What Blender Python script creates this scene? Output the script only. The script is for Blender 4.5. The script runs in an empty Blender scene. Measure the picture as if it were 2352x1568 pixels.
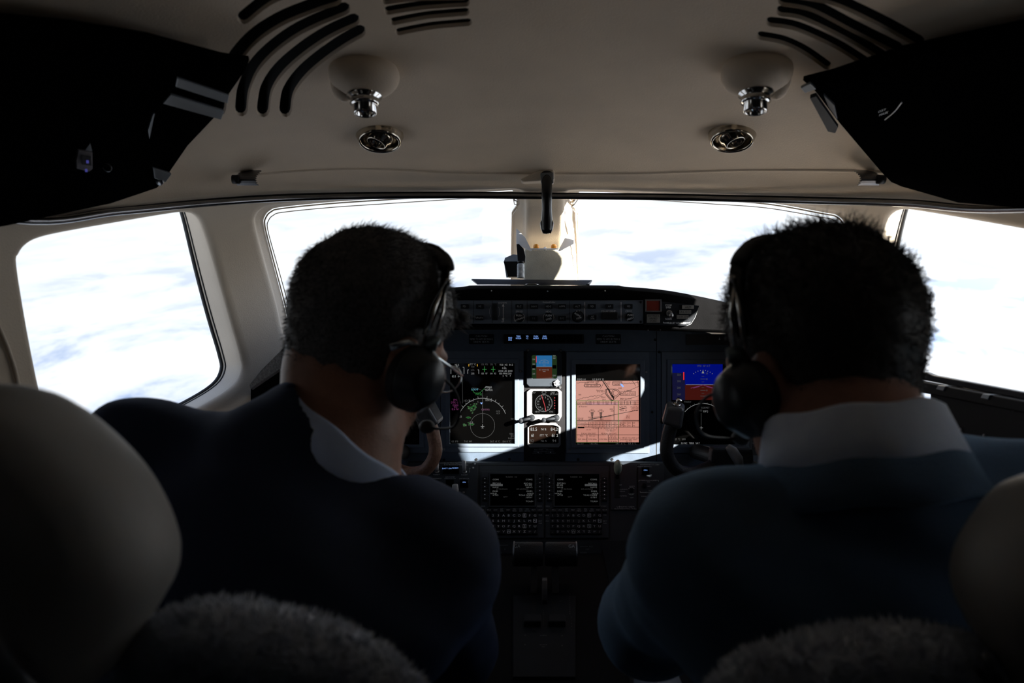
import bpy, bmesh, math, random
import numpy as np
from mathutils import Vector, Matrix, Euler
from mathutils.geometry import delaunay_2d_cdt
random.seed(7); np.random.seed(7)
R = math.radians
scene = bpy.context.scene
COL = scene.collection
# ---------------------------------------------------------------- camera
CZ = 1.10; F = 1568.0; CX = 1250.0; CY = 784.0
cam = bpy.data.cameras.new('camera'); camo = bpy.data.objects.new('camera', cam); COL.objects.link(camo)
camo.location = (0, 0, CZ); camo.rotation_euler = (R(90), 0, 0)
cam.sensor_width = 36; cam.lens = 24; cam.shift_x = -74/2352.0
cam.clip_start = 0.02; cam.clip_end = 500
cam.dof.use_dof = True; cam.dof.focus_distance = 1.62; cam.dof.aperture_fstop = 4.5
scene.camera = camo
vs = scene.view_settings
vs.view_transform = 'Standard'; vs.look = 'None'; vs.gamma = 1; vs.use_curve_mapping = False; vs.exposure = 0.0
# ---------------------------------------------------------------- world: bright cloud deck under the aeroplane
def build_world():
    w = bpy.data.worlds.new('sky'); scene.world = w; w.use_nodes = True
    nt = w.node_tree; nt.nodes.clear(); N = nt.nodes.new; Lk = nt.links.new
    tc = N('ShaderNodeTexCoord'); mp = N('ShaderNodeMapping'); mp.vector_type = 'POINT'
    mp.inputs['Rotation'].default_value = (R(-20), R(3), R(20))
    Lk(tc.outputs['Generated'], mp.inputs['Vector'])
    sp = N('ShaderNodeSeparateXYZ'); Lk(mp.outputs[0], sp.inputs[0])
    def M(op, a, b=None, c=None):
        n = N('ShaderNodeMath'); n.operation = op
        for i, v in enumerate((a, b, c)):
            if v is None: continue
            if isinstance(v, (int, float)): n.inputs[i].default_value = v
            else: Lk(v, n.inputs[i])
        return n.outputs[0]
    dn = M('MAXIMUM', M('MULTIPLY', sp.outputs[2], -1), 0.035)
    cb = N('ShaderNodeCombineXYZ'); Lk(M('DIVIDE', sp.outputs[0], dn), cb.inputs[0]); Lk(M('DIVIDE', sp.outputs[1], dn), cb.inputs[1])
    n1 = N('ShaderNodeTexNoise'); n1.inputs['Scale'].default_value = 1.7; n1.inputs['Detail'].default_value = 9; n1.inputs['Roughness'].default_value = .6
    n1.inputs['Distortion'].default_value = .3
    Lk(cb.outputs[0], n1.inputs['Vector'])
    r1 = N('ShaderNodeValToRGB'); e = r1.color_ramp.elements
    e[0].position = .38; e[0].color = (.44, .57, .85, 1); e[1].position = .53; e[1].color = (1.02, 1.05, 1.12, 1)
    m_ = e.new(.455); m_.color = (.80, .88, 1.03, 1)
    Lk(n1.outputs[0], r1.inputs[0])
    # haze towards the horizon
    hz = N('ShaderNodeMapRange'); hz.inputs[1].default_value = .07; hz.inputs[2].default_value = .34; hz.inputs[3].default_value = 1; hz.inputs[4].default_value = 0
    hz.interpolation_type = 'SMOOTHSTEP'
    Lk(M('MULTIPLY', sp.outputs[2], -1), hz.inputs[0])
    mx = N('ShaderNodeMixRGB'); Lk(hz.outputs[0], mx.inputs[0]); Lk(r1.outputs[0], mx.inputs[1]); mx.inputs[2].default_value = (.96, 1.0, 1.04, 1)
    # sky above the haze turns bluer with height
    up = N('ShaderNodeMapRange'); up.inputs[1].default_value = .05; up.inputs[2].default_value = .6
    Lk(sp.outputs[2], up.inputs[0])
    mu = N('ShaderNodeMixRGB'); Lk(up.outputs[0], mu.inputs[0]); Lk(mx.outputs[0], mu.inputs[1]); mu.inputs[2].default_value = (.45, .62, 1.0, 1)
    # brighter towards the sun side (right)
    sx = N('ShaderNodeMapRange'); sx.inputs[1].default_value = -.15; sx.inputs[2].default_value = .55; sx.inputs[3].default_value = 1.0; sx.inputs[4].default_value = 1.9
    Lk(sp.outputs[0], sx.inputs[0])
    st = N('ShaderNodeMixRGB'); st.blend_type = 'MULTIPLY'; st.inputs[0].default_value = 1; Lk(mu.outputs[0], st.inputs[1]); Lk(sx.outputs[0], st.inputs[2])
    bg = N('ShaderNodeBackground'); bg.inputs['Strength'].default_value = 1.12; Lk(st.outputs[0], bg.inputs['Color'])
    out = N('ShaderNodeOutputWorld'); Lk(bg.outputs[0], out.inputs[0])
build_world()
# ---------------------------------------------------------------- sun: through the right side window, from behind right
sun = bpy.data.lights.new('sun', 'SUN'); suno = bpy.data.objects.new('sun', sun); COL.objects.link(suno)
SUND = Vector((.74, -.47, .245)).normalized()
suno.rotation_euler = (-SUND).to_track_quat('-Z', 'Y').to_euler(); suno.location = SUND*6
sun.energy = 56; sun.angle = R(.6); sun.color = (1, .93, .84)

# ================================================================ helpers
def P(px, py, Y): return Vector(((px-CX)/F*Y, Y, CZ-(py-CY)/F*Y))
MATS = {}
def mat(name, col, rough=.6, metal=0, var=.12, nscale=25, bump=0, bscale=120, emit=None, estr=1, coat=0, spec=None, sheen=0):
    if name in MATS: return MATS[name]
    m = bpy.data.materials.new(name); m.use_nodes = True; nt = m.node_tree
    b = nt.nodes['Principled BSDF']; N = nt.nodes.new; Lk = nt.links.new
    tc = N('ShaderNodeTexCoord')
    nz = N('ShaderNodeTexNoise'); nz.inputs['Scale'].default_value = nscale; nz.inputs['Detail'].default_value = 4
    Lk(tc.outputs['Object'], nz.inputs['Vector'])
    rp = N('ShaderNodeValToRGB'); c = col
    rp.color_ramp.elements[0].position = .3; rp.color_ramp.elements[1].position = .7
    rp.color_ramp.elements[0].color = tuple(x*(1-var) for x in c)+(1,)
    rp.color_ramp.elements[1].color = tuple(min(1, x*(1+var)) for x in c)+(1,)
    Lk(nz.outputs[0], rp.inputs[0]); Lk(rp.outputs[0], b.inputs['Base Color'])
    b.inputs['Roughness'].default_value = rough; b.inputs['Metallic'].default_value = metal
    if coat: b.inputs['Coat Weight'].default_value = coat
    if spec is not None: b.inputs['Specular IOR Level'].default_value = spec
    if sheen:
        b.inputs['Sheen Weight'].default_value = sheen; k = max(c); b.inputs['Sheen Tint'].default_value = tuple((x/k)**.8 for x in c)+(1,)
    if bump:
        n2 = N('ShaderNodeTexNoise'); n2.inputs['Scale'].default_value = bscale; n2.inputs['Detail'].default_value = 3
        Lk(tc.outputs['Object'], n2.inputs['Vector'])
        bp = N('ShaderNodeBump'); bp.inputs['Strength'].default_value = bump; bp.inputs['Distance'].default_value = .002
        Lk(n2.outputs[0], bp.inputs['Height']); Lk(bp.outputs[0], b.inputs['Normal'])
    if emit:
        b.inputs['Emission Color'].default_value = tuple(emit)+(1,); b.inputs['Emission Strength'].default_value = estr
    MATS[name] = m; return m

class MB:
    def __init__(s): s.v = []; s.f = []; s.sm = []
    def add(s, vs, fs, smooth=False):
        o = len(s.v); s.v += [tuple(v) for v in vs]; s.f += [tuple(i+o for i in f) for f in fs]; s.sm += [smooth]*len(fs); return s
    def hexa(s, c, smooth=False):   # 8 corners: bottom ring 0-3, top ring 4-7
        return s.add(c, [(0,3,2,1),(4,5,6,7),(0,1,5,4),(1,2,6,5),(2,3,7,6),(3,0,4,7)], smooth)
    def box(s, x0, x1, y0, y1, z0, z1):
        return s.hexa([(x0,y0,z0),(x1,y0,z0),(x1,y1,z0),(x0,y1,z0),(x0,y0,z1),(x1,y0,z1),(x1,y1,z1),(x0,y1,z1)])
    def prism(s, pts, off):
        n = len(pts); off = Vector(off); a = [Vector(p) for p in pts]; b = [p+off for p in a]
        return s.add(a+b, [tuple(range(n))[::-1], tuple(range(n, 2*n))]+[(i,(i+1)%n,n+(i+1)%n,n+i) for i in range(n)])
    def tube(s, pts, r, n=8, cap=True, flat=None):
        pts = [Vector(p) for p in pts]; k = len(pts)
        if not isinstance(r, list): r = [r]*k
        vs = []; prev = None
        for i, p in enumerate(pts):
            t = (pts[min(i+1, k-1)]-pts[max(i-1, 0)]).normalized()
            if prev is None:
                u = t.cross(Vector((0,0,1)));
                if u.length < .05: u = t.cross(Vector((0,1,0)))
            else: u = prev - t*prev.dot(t)
            u.normalize(); w = t.cross(u); prev = u
            rr = r[i]; ru, rw = (rr, rr) if not hasattr(rr, '__len__') else rr
            for j in range(n):
                a = 2*math.pi*j/n; vs.append(p+u*math.cos(a)*ru+w*math.sin(a)*rw)
        fs = [(i*n+j, i*n+(j+1)%n, (i+1)*n+(j+1)%n, (i+1)*n+j) for i in range(k-1) for j in range(n)]
        if cap: fs += [tuple(range(n))[::-1], tuple(range((k-1)*n, k*n))]
        return s.add(vs, fs, True)
    def lathe(s, c, axis, prof, n=28, up=None):   # prof: (radius, distance along axis)
        c = Vector(c); ax = Vector(axis).normalized(); u = ax.cross(Vector((0,0,1)))
        if u.length < .05: u = Vector((1,0,0))
        u.normalize(); w = ax.cross(u); vs = []
        for r, d in prof:
            for j in range(n):
                a = 2*math.pi*j/n; vs.append(c+ax*d+(u*math.cos(a)+w*math.sin(a))*r)
        k = len(prof)
        return s.add(vs, [(i*n+j, i*n+(j+1)%n, (i+1)*n+(j+1)%n, (i+1)*n+j) for i in range(k-1) for j in range(n)], True)
    def ell(s, c, r, rot=None, n=20, m=12):
        c = Vector(c); vs = []; rot = rot or Matrix.Identity(3)
        if not hasattr(r, '__len__'): r = (r, r, r)
        for i in range(m+1):
            th = math.pi*i/m
            for j in range(n):
                a = 2*math.pi*j/n
                vs.append(c+rot@Vector((r[0]*math.sin(th)*math.cos(a), r[1]*math.sin(th)*math.sin(a), r[2]*math.cos(th))))
        return s.add(vs, [(i*n+j, (i+1)*n+j, (i+1)*n+(j+1)%n, i*n+(j+1)%n) for i in range(m) for j in range(n)], True)

def wloc(o):
    l = Vector((0,0,0))
    while o is not None: l = l+Vector(o.location); o = o.parent
    return l
def obj(name, mb, m, parent=None, bevel=0, seg=2, label=None, recalc=True, origin=None):
    me = bpy.data.meshes.new(name)
    vs = np.array(mb.v, dtype=float).reshape(-1, 3)
    if parent is None:
        o_ = Vector(origin) if origin is not None else Vector(((vs[:,0].min()+vs[:,0].max())/2, (vs[:,1].min()+vs[:,1].max())/2, vs[:,2].min()))
    else: o_ = wloc(parent)
    me.from_pydata((vs-np.array(o_)).tolist(), [], mb.f)
    me.polygons.foreach_set('use_smooth', mb.sm)
    if recalc:
        bm = bmesh.new(); bm.from_mesh(me); bmesh.ops.recalc_face_normals(bm, faces=bm.faces); bm.to_mesh(me); bm.free()
    for mm in (m if isinstance(m, (list, tuple)) else [m]): me.materials.append(mm)
    o = bpy.data.objects.new(name, me); COL.objects.link(o)
    if parent is None: o.location = o_
    else: o.parent = parent
    if bevel:
        b = o.modifiers.new('bevel', 'BEVEL'); b.width = bevel; b.segments = seg; b.limit_method = 'ANGLE'; b.angle_limit = R(40)
    if label: o['label'] = label
    return o
def tag(o, label, cat, group=None, kind=None):
    o['label'] = label; o['category'] = cat
    if group: o['group'] = group
    if kind: o['kind'] = kind
    return o
def thing(name, label, cat, loc, group=None):
    o = bpy.data.objects.new(name, None); COL.objects.link(o); o.location = loc; o.empty_display_size = .05
    return tag(o, label, cat, group)
def struct(o, label=None):
    o['kind'] = 'structure'
    if label: o['label'] = label
    return o

# ---- smooth curves through points
def cr(pts, n=6, closed=False):
    pts = [tuple(p) for p in pts]; k = len(pts); out = []
    rng = range(k) if closed else range(k-1)
    for i in rng:
        g = (lambda j: pts[j % k]) if closed else (lambda j: pts[min(max(j, 0), k-1)])
        p0, p1, p2, p3 = g(i-1), g(i), g(i+1), g(i+2)
        for s in range(n):
            t = s/n
            out.append(tuple(.5*((2*b)+(-a+c)*t+(2*a-5*b+4*c-d)*t*t+(-a+3*b-3*c+d)*t**3) for a, b, c, d in zip(p0, p1, p2, p3)))
    if not closed: out.append(pts[-1])
    return out
def offs(poly, d):    # offset a closed 2D polygon outwards by d
    k = len(poly); A = sum(poly[i][0]*poly[(i+1)%k][1]-poly[(i+1)%k][0]*poly[i][1] for i in range(k))
    sg = 1 if A > 0 else -1; out = []
    for i in range(k):
        a, b, c = poly[i-1], poly[i], poly[(i+1)%k]
        n1 = Vector((b[1]-a[1], a[0]-b[0])); n2 = Vector((c[1]-b[1], b[0]-c[0]))
        n = (n1.normalized() if n1.length else n1)+(n2.normalized() if n2.length else n2)
        if n.length: n.normalize()
        dd = d(b) if callable(d) else d
        out.append((b[0]+n.x*dd*sg, b[1]+n.y*dd*sg))
    return out
def inpoly(x, y, poly):
    c = False; j = len(poly)-1
    for i in range(len(poly)):
        xi, yi = poly[i]; xj, yj = poly[j]
        if (yi > y) != (yj > y) and x < (xj-xi)*(y-yi)/(yj-yi)+xi: c = not c
        j = i
    return c

# ---- lettering built as flat mesh glyphs
GL = {}
def glyph(ch):
    if ch in GL: return GL[ch]
    cu = bpy.data.curves.new('g', 'FONT'); cu.body = ch; cu.size = 1; cu.resolution_u = 2
    o = bpy.data.objects.new('g', cu); COL.objects.link(o)
    me = o.to_mesh(); vs = [(v.co.x, v.co.y) for v in me.vertices]; fs = [tuple(p.vertices) for p in me.polygons]
    o.to_mesh_clear(); bpy.data.objects.remove(o); bpy.data.curves.remove(cu)
    if vs:
        x0 = min(v[0] for v in vs); x1 = max(v[0] for v in vs)
        vs = [(v[0]-x0, v[1]) for v in vs]; w = x1-x0+.10
    else: w = .34
    GL[ch] = (vs, fs, w); return GL[ch]
HCAP = max(v[1] for v in glyph('H')[0])

class Pl:
    """a flat panel facing aft, given by two picture rows and their distances"""
    def __init__(s, py0, Y0, py1, Y1):
        a = P(CX, py0, Y0); b = P(CX, py1, Y1)
        s.o = a; s.up = (a-b).normalized(); s.n = Vector((1,0,0)).cross(s.up).normalized()   # towards aft
        if s.n.y > 0: s.n = -s.n
        s.k = s.n.dot(s.o-Vector((0,0,CZ)))
    def pt(s, px, py, w=0):
        d = Vector(((px-CX)/F, 1, -(py-CY)/F)); t = s.k/d.dot(s.n)
        return Vector((0,0,CZ))+d*t+s.n*w
    def sc(s, px, py): return s.pt(px, py).y/F
    def box(s, mb, x0, y0, x1, y1, w0, w1):
        c = [s.pt(x0,y1), s.pt(x1,y1), s.pt(x1,y0), s.pt(x0,y0)]
        return mb.hexa([p+s.n*w0 for p in c]+[p+s.n*w1 for p in c])
    def rbox(s, mb, x0, y0, x1, y1, w0, w1, r=3):
        pts = []
        for cx, cy, a0 in ((x1-r,y1-r,0),(x0+r,y1-r,90),(x0+r,y0+r,180),(x1-r,y0+r,270)):
            for k in range(4): a = R(a0+k*30); pts.append((cx+r*math.cos(a), cy+r*math.sin(a)))
        return s.poly(mb, pts, w0, w1)
    def poly(s, mb, pts, w0, w1):
        return mb.prism([s.pt(x, y, w0) for x, y in pts], s.n*(w1-w0))
    def frame(s, mb, o, i, w0, w1):     # rectangular ring, outer/inner = (x0,y0,x1,y1)
        O = [(o[0],o[1]),(o[2],o[1]),(o[2],o[3]),(o[0],o[3])]; I = [(i[0],i[1]),(i[2],i[1]),(i[2],i[3]),(i[0],i[3])]
        vs = [s.pt(x,y,w0) for x,y in O]+[s.pt(x,y,w1) for x,y in O]+[s.pt(x,y,w1) for x,y in I]+[s.pt(x,y,w0) for x,y in I]
        fs = []
        for k in range(4):
            j = (k+1) % 4; fs += [(k,j,4+j,4+k),(4+k,4+j,8+j,8+k),(8+k,8+j,12+j,12+k),(12+k,12+j,j,k)]
        return mb.add(vs, fs)
    def cyl(s, mb, px, py, r, w0, w1, n=20, r1=None, dome=0):
        sc = s.sc(px, py); c = s.pt(px, py, 0); r1 = r if r1 is None else r1
        return mb.lathe(c, s.n, [(0,w0),(r*sc,w0),(r*sc,w0),(r1*sc,w1-dome),(r1*sc,w1-dome),(r1*sc*.7,w1-dome*.25),(0,w1)], n)
    def text(s, mb, t, px, py, h, w=.0006, al='c', sx=1.0, rot=0):
        sc = s.sc(px, py)*h/HCAP; tw = sum(glyph(c)[2] for c in t)-.1
        x = {'c': -tw/2, 'l': 0, 'r': -tw}[al]; o = s.pt(px, py, w); ca, sa = math.cos(rot), math.sin(rot)
        for c in t:
            vs, fs, gw = glyph(c)
            if vs:
                q = []
                for a, b in vs:
                    X = (x+a)*sx*sc; Yv = (b-HCAP/2)*sc
                    q.append(o+Vector((1,0,0))*(X*ca-Yv*sa)+s.up*(X*sa+Yv*ca))
                mb.add(q, fs)
            x += gw
        return mb
    def line(s, mb, pts, wd, w=.0006, closed=False):
        pts = list(pts)
        if closed: pts.append(pts[0])
        for (xa, ya), (xb, yb) in zip(pts[:-1], pts[1:]):
            L = math.hypot(xb-xa, yb-ya)
            if L < 1e-6: continue
            nx, ny = -(yb-ya)/L*wd/2, (xb-xa)/L*wd/2
            mb.add([s.pt(xa+nx,ya+ny,w), s.pt(xb+nx,yb+ny,w), s.pt(xb-nx,yb-ny,w), s.pt(xa-nx,ya-ny,w)], [(0,1,2,3)])
        return mb
    def arc(s, mb, cx, cy, r, a0, a1, wd, w=.0006, n=24):
        return s.line(mb, [(cx+r*math.cos(R(a0+(a1-a0)*k/n)), cy-r*math.sin(R(a0+(a1-a0)*k/n))) for k in range(n+1)], wd, w)
    def quad(s, mb, x0, y0, x1, y1, w):
        return mb.add([s.pt(x0,y1,w), s.pt(x1,y1,w), s.pt(x1,y0,w), s.pt(x0,y0,w)], [(0,1,2,3)])

# ---- implicit surfaces (smooth unions) meshed with surface nets
def nets(Fv, org, h):
    ins = Fv < 0; nx, ny, nz = Fv.shape
    acc = np.zeros((nx-1, ny-1, nz-1, 3), np.float32); cnt = np.zeros((nx-1, ny-1, nz-1), np.float32)
    def sl(a, o): return a[o[0]:o[0]+nx-1, o[1]:o[1]+ny-1, o[2]:o[2]+nz-1]
    cs = [(i,j,k) for i in (0,1) for j in (0,1) for k in (0,1)]
    for a in cs:
        for ax in range(3):
            if a[ax] == 1: continue
            b = list(a); b[ax] = 1; b = tuple(b)
            fa, fb = sl(Fv, a), sl(Fv, b); m = sl(ins, a) != sl(ins, b)
            t = np.where(m, fa/np.where(m, fa-fb, 1), 0)
            for q in range(3):
                acc[..., q] += np.where(m, (a[q]+t) if q == ax else float(a[q]), 0)
            cnt += m
    act = cnt > 0; idx = -np.ones(act.shape, np.int64); idx[act] = np.arange(act.sum())
    ijk = np.argwhere(act); V = (ijk+acc[act]/cnt[act][:, None])*h+np.array(org)
    quads = []
    for ax in range(3):
        o1, o2 = (ax+1) % 3, (ax+2) % 3
        s0 = [slice(1, -1)]*3; s1 = [slice(1, -1)]*3
        s0[ax] = slice(0, Fv.shape[ax]-1); s1[ax] = slice(1, Fv.shape[ax])
        A = ins[tuple(s0)]; B = ins[tuple(s1)]
        e = np.argwhere(A != B); fl = A[A != B]
        off = np.ones(3, int); off[ax] = 0; e = e+off
        def g(d1, d2):
            c = e.copy(); c[:, o1] -= d1; c[:, o2] -= d2; return idx[c[:,0], c[:,1], c[:,2]]
        q = np.stack([g(1,1), g(0,1), g(0,0), g(1,0)], 1)
        q[~fl] = q[~fl][:, ::-1]; quads.append(q)
    return V, np.concatenate(quads)
def smin(a, b, k):
    h = np.clip(.5+.5*(b-a)/k, 0, 1); return b+(a-b)*h-k*h*(1-h)
def caps(Pt, a, b, ra, rb):
    a = np.array(a, np.float32); b = np.array(b, np.float32); ba = b-a
    t = np.clip(((Pt-a)@ba)/max(1e-9, ba@ba), 0, 1)
    return np.linalg.norm(Pt-a-t[..., None]*ba, axis=-1)-(ra+(rb-ra)*t)
def elli(Pt, c, r):
    q = (Pt-np.array(c, np.float32))/np.array(r, np.float32); k0 = np.linalg.norm(q, axis=-1)
    k1 = np.linalg.norm(q/np.array(r, np.float32), axis=-1); return k0*(k0-1)/np.maximum(k1, 1e-6)
def field(f, lo, hi, h):
    ax = [np.arange(lo[i], hi[i]+h, h, dtype=np.float32) for i in range(3)]
    G = np.stack(np.meshgrid(*ax, indexing='ij'), -1)
    return nets(f(G).astype(np.float32), lo, h)
def sdf_mb(f, lo, hi, h, relax=2):
    V, Q = field(f, lo, hi, h)
    for _ in range(relax):
        s = np.zeros_like(V); c = np.zeros(len(V))
        for a in range(4):
            i, j = Q[:, a], Q[:, (a+1) % 4]
            np.add.at(s, i, V[j]); np.add.at(s, j, V[i]); np.add.at(c, i, 1); np.add.at(c, j, 1)
        V = V*.5+.5*s/np.maximum(c, 1)[:, None]
    mb = MB(); mb.v = V.tolist(); mb.f = Q.tolist(); mb.sm = [True]*len(Q); return mb
def wob(Pt, f, s, ph=0):      # soft folds
    x, y, z = Pt[..., 0], Pt[..., 1], Pt[..., 2]
    return s*(np.sin(f*x+1.3*f*z+ph)*np.sin(.8*f*y-.7*f*z+1.7*ph)+.5*np.sin(2.1*f*z+1.1*f*x+ph*2)*np.sin(1.9*f*y+.5))
def vnormals(mb):
    V = np.array(mb.v); Q = np.array([f[:4] for f in mb.f]); n = np.cross(V[Q[:,2]]-V[Q[:,0]], V[Q[:,3]]-V[Q[:,1]])
    N = np.zeros_like(V)
    for a in range(4): np.add.at(N, Q[:, a], n)
    return V, N/np.maximum(np.linalg.norm(N, axis=1), 1e-9)[:, None]
# ================================================================ materials
M_liner = mat('cream_liner', (.60,.49,.37), .75, var=.05, nscale=9, bump=.25, bscale=350)
M_liner2 = mat('cream_window_surround', (.60,.51,.40), .7, var=.04, nscale=9, bump=.25, bscale=350)
M_black = mat('matt_black', (.007,.007,.008), .55, var=.2, spec=.25)
M_blackg = mat('gloss_black', (.006,.006,.007), .22, var=.2)
M_void = mat('vent_black', (.004,.004,.004), .9, var=.1)
M_chrome = mat('chrome', (.62,.60,.57), .14, 1, var=.05)
M_dchrome = mat('bronze_chrome', (.42,.37,.30), .16, 1, var=.08)
M_steel = mat('brushed_steel', (.35,.36,.37), .35, 1, var=.08)
M_panel = mat('navy_panel_paint', (.058,.080,.112), .5, var=.08, nscale=60, bump=.15, bscale=900)
M_bezel = mat('slate_bezel_paint', (.095,.118,.150), .45, var=.05, nscale=60)
M_bezel_c = mat('grey_bezel_paint', (.16,.165,.17), .45, var=.05, nscale=60)
M_dark = mat('dark_unit_paint', (.022,.028,.036), .6, var=.1, spec=.25)
M_key = mat('key_black', (.010,.012,.015), .7, var=.1, spec=.15)
M_white = mat('white_lettering', (.80,.82,.83), .6, var=.03)
M_grey = mat('grey_lettering', (.42,.44,.45), .6, var=.03)
M_dim = mat('dim_lettering', (.18,.19,.20), .6, var=.03)
M_scr = mat('screen_glass_black', (.0006,.0006,.0006), .05, var=.05, spec=.3)
M_rub = mat('black_rubber', (.01,.01,.01), .6, var=.1)
M_leath = mat('black_leather', (.010,.010,.011), .5, var=.2, bump=.6, bscale=500)
M_glare = mat('glareshield_black', (.0028,.0028,.003), .95, var=.15, bump=.5, bscale=700, spec=.02)
M_floor = mat('dark_carpet', (.012,.012,.014), .95, var=.3, bump=.8, bscale=500)
M_alu = mat('grey_aluminium', (.16,.17,.18), .4, .6, var=.05)
def em(name, c, s=1): return mat(name, (.004,.004,.004), .6, emit=c, estr=s, spec=.08)
E_white = em('display_white', (.72,.74,.74), .30)
E_dimw = em('display_grey', (.5,.52,.53), .11)
E_green = em('display_green', (.1,.62,.15), .30)
E_dgreen = em('display_weather_green', (.02,.30,.04), .26)
E_mag = em('display_magenta', (.62,.12,.45), .2)
E_blue = em('display_blue', (.25,.45,1), 1.0)
E_cyan = em('display_cyan', (.2,.6,.8), .5)
E_sky = em('display_sky_blue', (.03,.20,.50), .62)
E_sky2 = em('display_deep_blue', (.0,.008,.40), .40)
E_gnd = em('display_brown', (.20,.042,.018), .36)
E_gnd2 = em('display_dark_brown', (.10,.012,.008), .45)
E_tape = em('display_dark_green', (.03,.07,.025), .4)
E_red = em('display_red', (.9,.03,.05), .7)
E_amber = em('display_amber', (.8,.45,.05), .5)
E_chart = em('chart_salmon', (.80,.35,.27), .68)
E_chartl = em('chart_lemon', (.95,.9,.85), .5)
def glassmat():
    m = bpy.data.materials.new('window_glass'); m.use_nodes = True; nt = m.node_tree; nt.nodes.clear(); N = nt.nodes.new
    t = N('ShaderNodeBsdfTransparent'); t.inputs[0].default_value = (.97,.985,.985,1)
    g = N('ShaderNodeBsdfGlossy'); g.inputs['Roughness'].default_value = .02
    mx = N("ShaderNodeMixShader"); mx.inputs[0].default_value = .03; nt.links.new(t.outputs[0], mx.inputs[1]); nt.links.new(g.outputs[0], mx.inputs[2])
    o = N('ShaderNodeOutputMaterial'); nt.links.new(mx.outputs[0], o.inputs[0]); return m
M_glass = glassmat()

# ================================================================ shell of the flight deck
W_, L_, HT, HB = .80, 2.06, .43, 1.32
def D(px, py):
    a = abs(px-CX)/F; b = (CY-py)/F; H = HT if b > 0 else HB
    return ((a/W_)**3+(1/L_)**3+(abs(b)/H)**3)**(-1/3)
def S(px, py, off=0.0):
    Y = D(px, py); p = P(px, py, Y); x, y, z = p.x, p.y, p.z-CZ; H = HT if z > 0 else HB
    n = Vector((x*abs(x)/W_**3, y*y/L_**3, z*abs(z)/H**3)).normalized()
    return p+n*off
RAIL = cr([(-4900,-560),(-1200,200),(-500,400),(0,493),(250,471),(480,447),(700,434),(1000,430),(1250,432),(1500,434),(1700,438),(1900,443),(2100,450),(2352,466),(2900,425),(3700,200),(7400,-560)], 8)
def grid_pts(x0, x1, y0, y1):
    def axis(lo, hi, c0, c1, st):
        out = [v for v in np.arange(c0, c1+1, st)]
        v, s = c0, st
        while v > lo: s *= 1.25; v -= s; out.append(max(v, lo))
        v, s = c1, st
        while v < hi: s *= 1.25; v += s; out.append(min(v, hi))
        return sorted(set(out))
    return [(x, y) for x in axis(x0, x1, -50, 2450, 34) for y in axis(y0, y1, -50, 1100, 34)]
def sheet(outer, holes, keep=None, off=0.0):
    verts = [Vector(p) for p in outer]; edges = [(i, (i+1) % len(outer)) for i in range(len(outer))]
    for h in holes:
        o = len(verts); verts += [Vector(p) for p in h]; edges += [(o+i, o+(i+1) % len(h)) for i in range(len(h))]
    xs = [p[0] for p in outer]; ys = [p[1] for p in outer]
    near = [Vector(p) for h in holes for p in h]
    for x, y in grid_pts(min(xs), max(xs), min(ys), max(ys)):
        if inpoly(x, y, outer) and not any(inpoly(x, y, h) for h in holes):
            verts.append(Vector((x, y)))
    r = delaunay_2d_cdt(verts, edges, [], 0, 1e-4)
    V2, _, F2 = r[0], r[1], r[2]; mb = MB(); fs = []
    for f in F2:
        cx = sum(V2[i].x for i in f)/len(f); cy = sum(V2[i].y for i in f)/len(f)
        if inpoly(cx, cy, outer) and not any(inpoly(cx, cy, h) for h in holes): fs.append(f)
    mb.add([S(v.x, v.y, off) for v in V2], fs, True); return mb

# window openings (edge of the lining) in picture coordinates on the shell
WL = [(46,612),(50,585),(66,564),(95,549),(150,536),(270,515),(380,497),(425,492),(452,500),(470,530),(500,620),(535,740),(556,815),(560,850),(540,885),(480,925),(400,965),(310,1005),(210,1032),(150,1020),(120,980),(98,900),(70,760)]
WR = [(2500-x, y-6) for x, y in WL]
FL = [(590,520),(592,498),(604,485),(628,478),(740,467),(860,459),(1000,450),(1140,441),(1182,440),(1200,448),(1206,470),(1205,560),(1204,650),(1200,700),(1170,715),(1040,715),(850,725),(700,775),(672,778),(655,765),(640,700),(612,600)]
FR = [(1910,490),(1940,496),(1957,512),(1958,532),(1935,600),(1900,700),(1880,760),(1862,775),(1840,776),(1650,725),(1460,712),(1330,712),(1304,700),(1300,650),(1298,560),(1297,470),(1302,450),(1318,443),(1400,444),(1500,449),(1640,458),(1780,468)]
def sm(w): return cr(w, 4, True)
def rw(c): return cr(c, 5, True)
AR = rw([(3696,600),(3720,574),(4000,530),(4600,484),(4640,520),(4640,1050),(4600,1082),(4000,1035),(3720,998),(3696,980)])
AL = [(2500-x, y) for x, y in AR]
wins = {'window_5': (AR, .04), 'window_6': (AL, .04), 'window_1': (sm(WL), .065), 'window_2': (sm(FL), .05), 'window_3': (sm(FR), .05), 'window_4': (sm(WR), .065)}
lab = {'window_5': 'small side window further aft on the right', 'window_6': 'small side window further aft on the left', 'window_1': 'side window at the left with rounded corners', 'window_2': 'left windshield pane', 'window_3': 'right windshield pane', 'window_4': 'side window at the right behind the right pilot'}
RP = 16.0
holes = [offs(w, RP) for w, _ in wins.values()]
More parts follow.
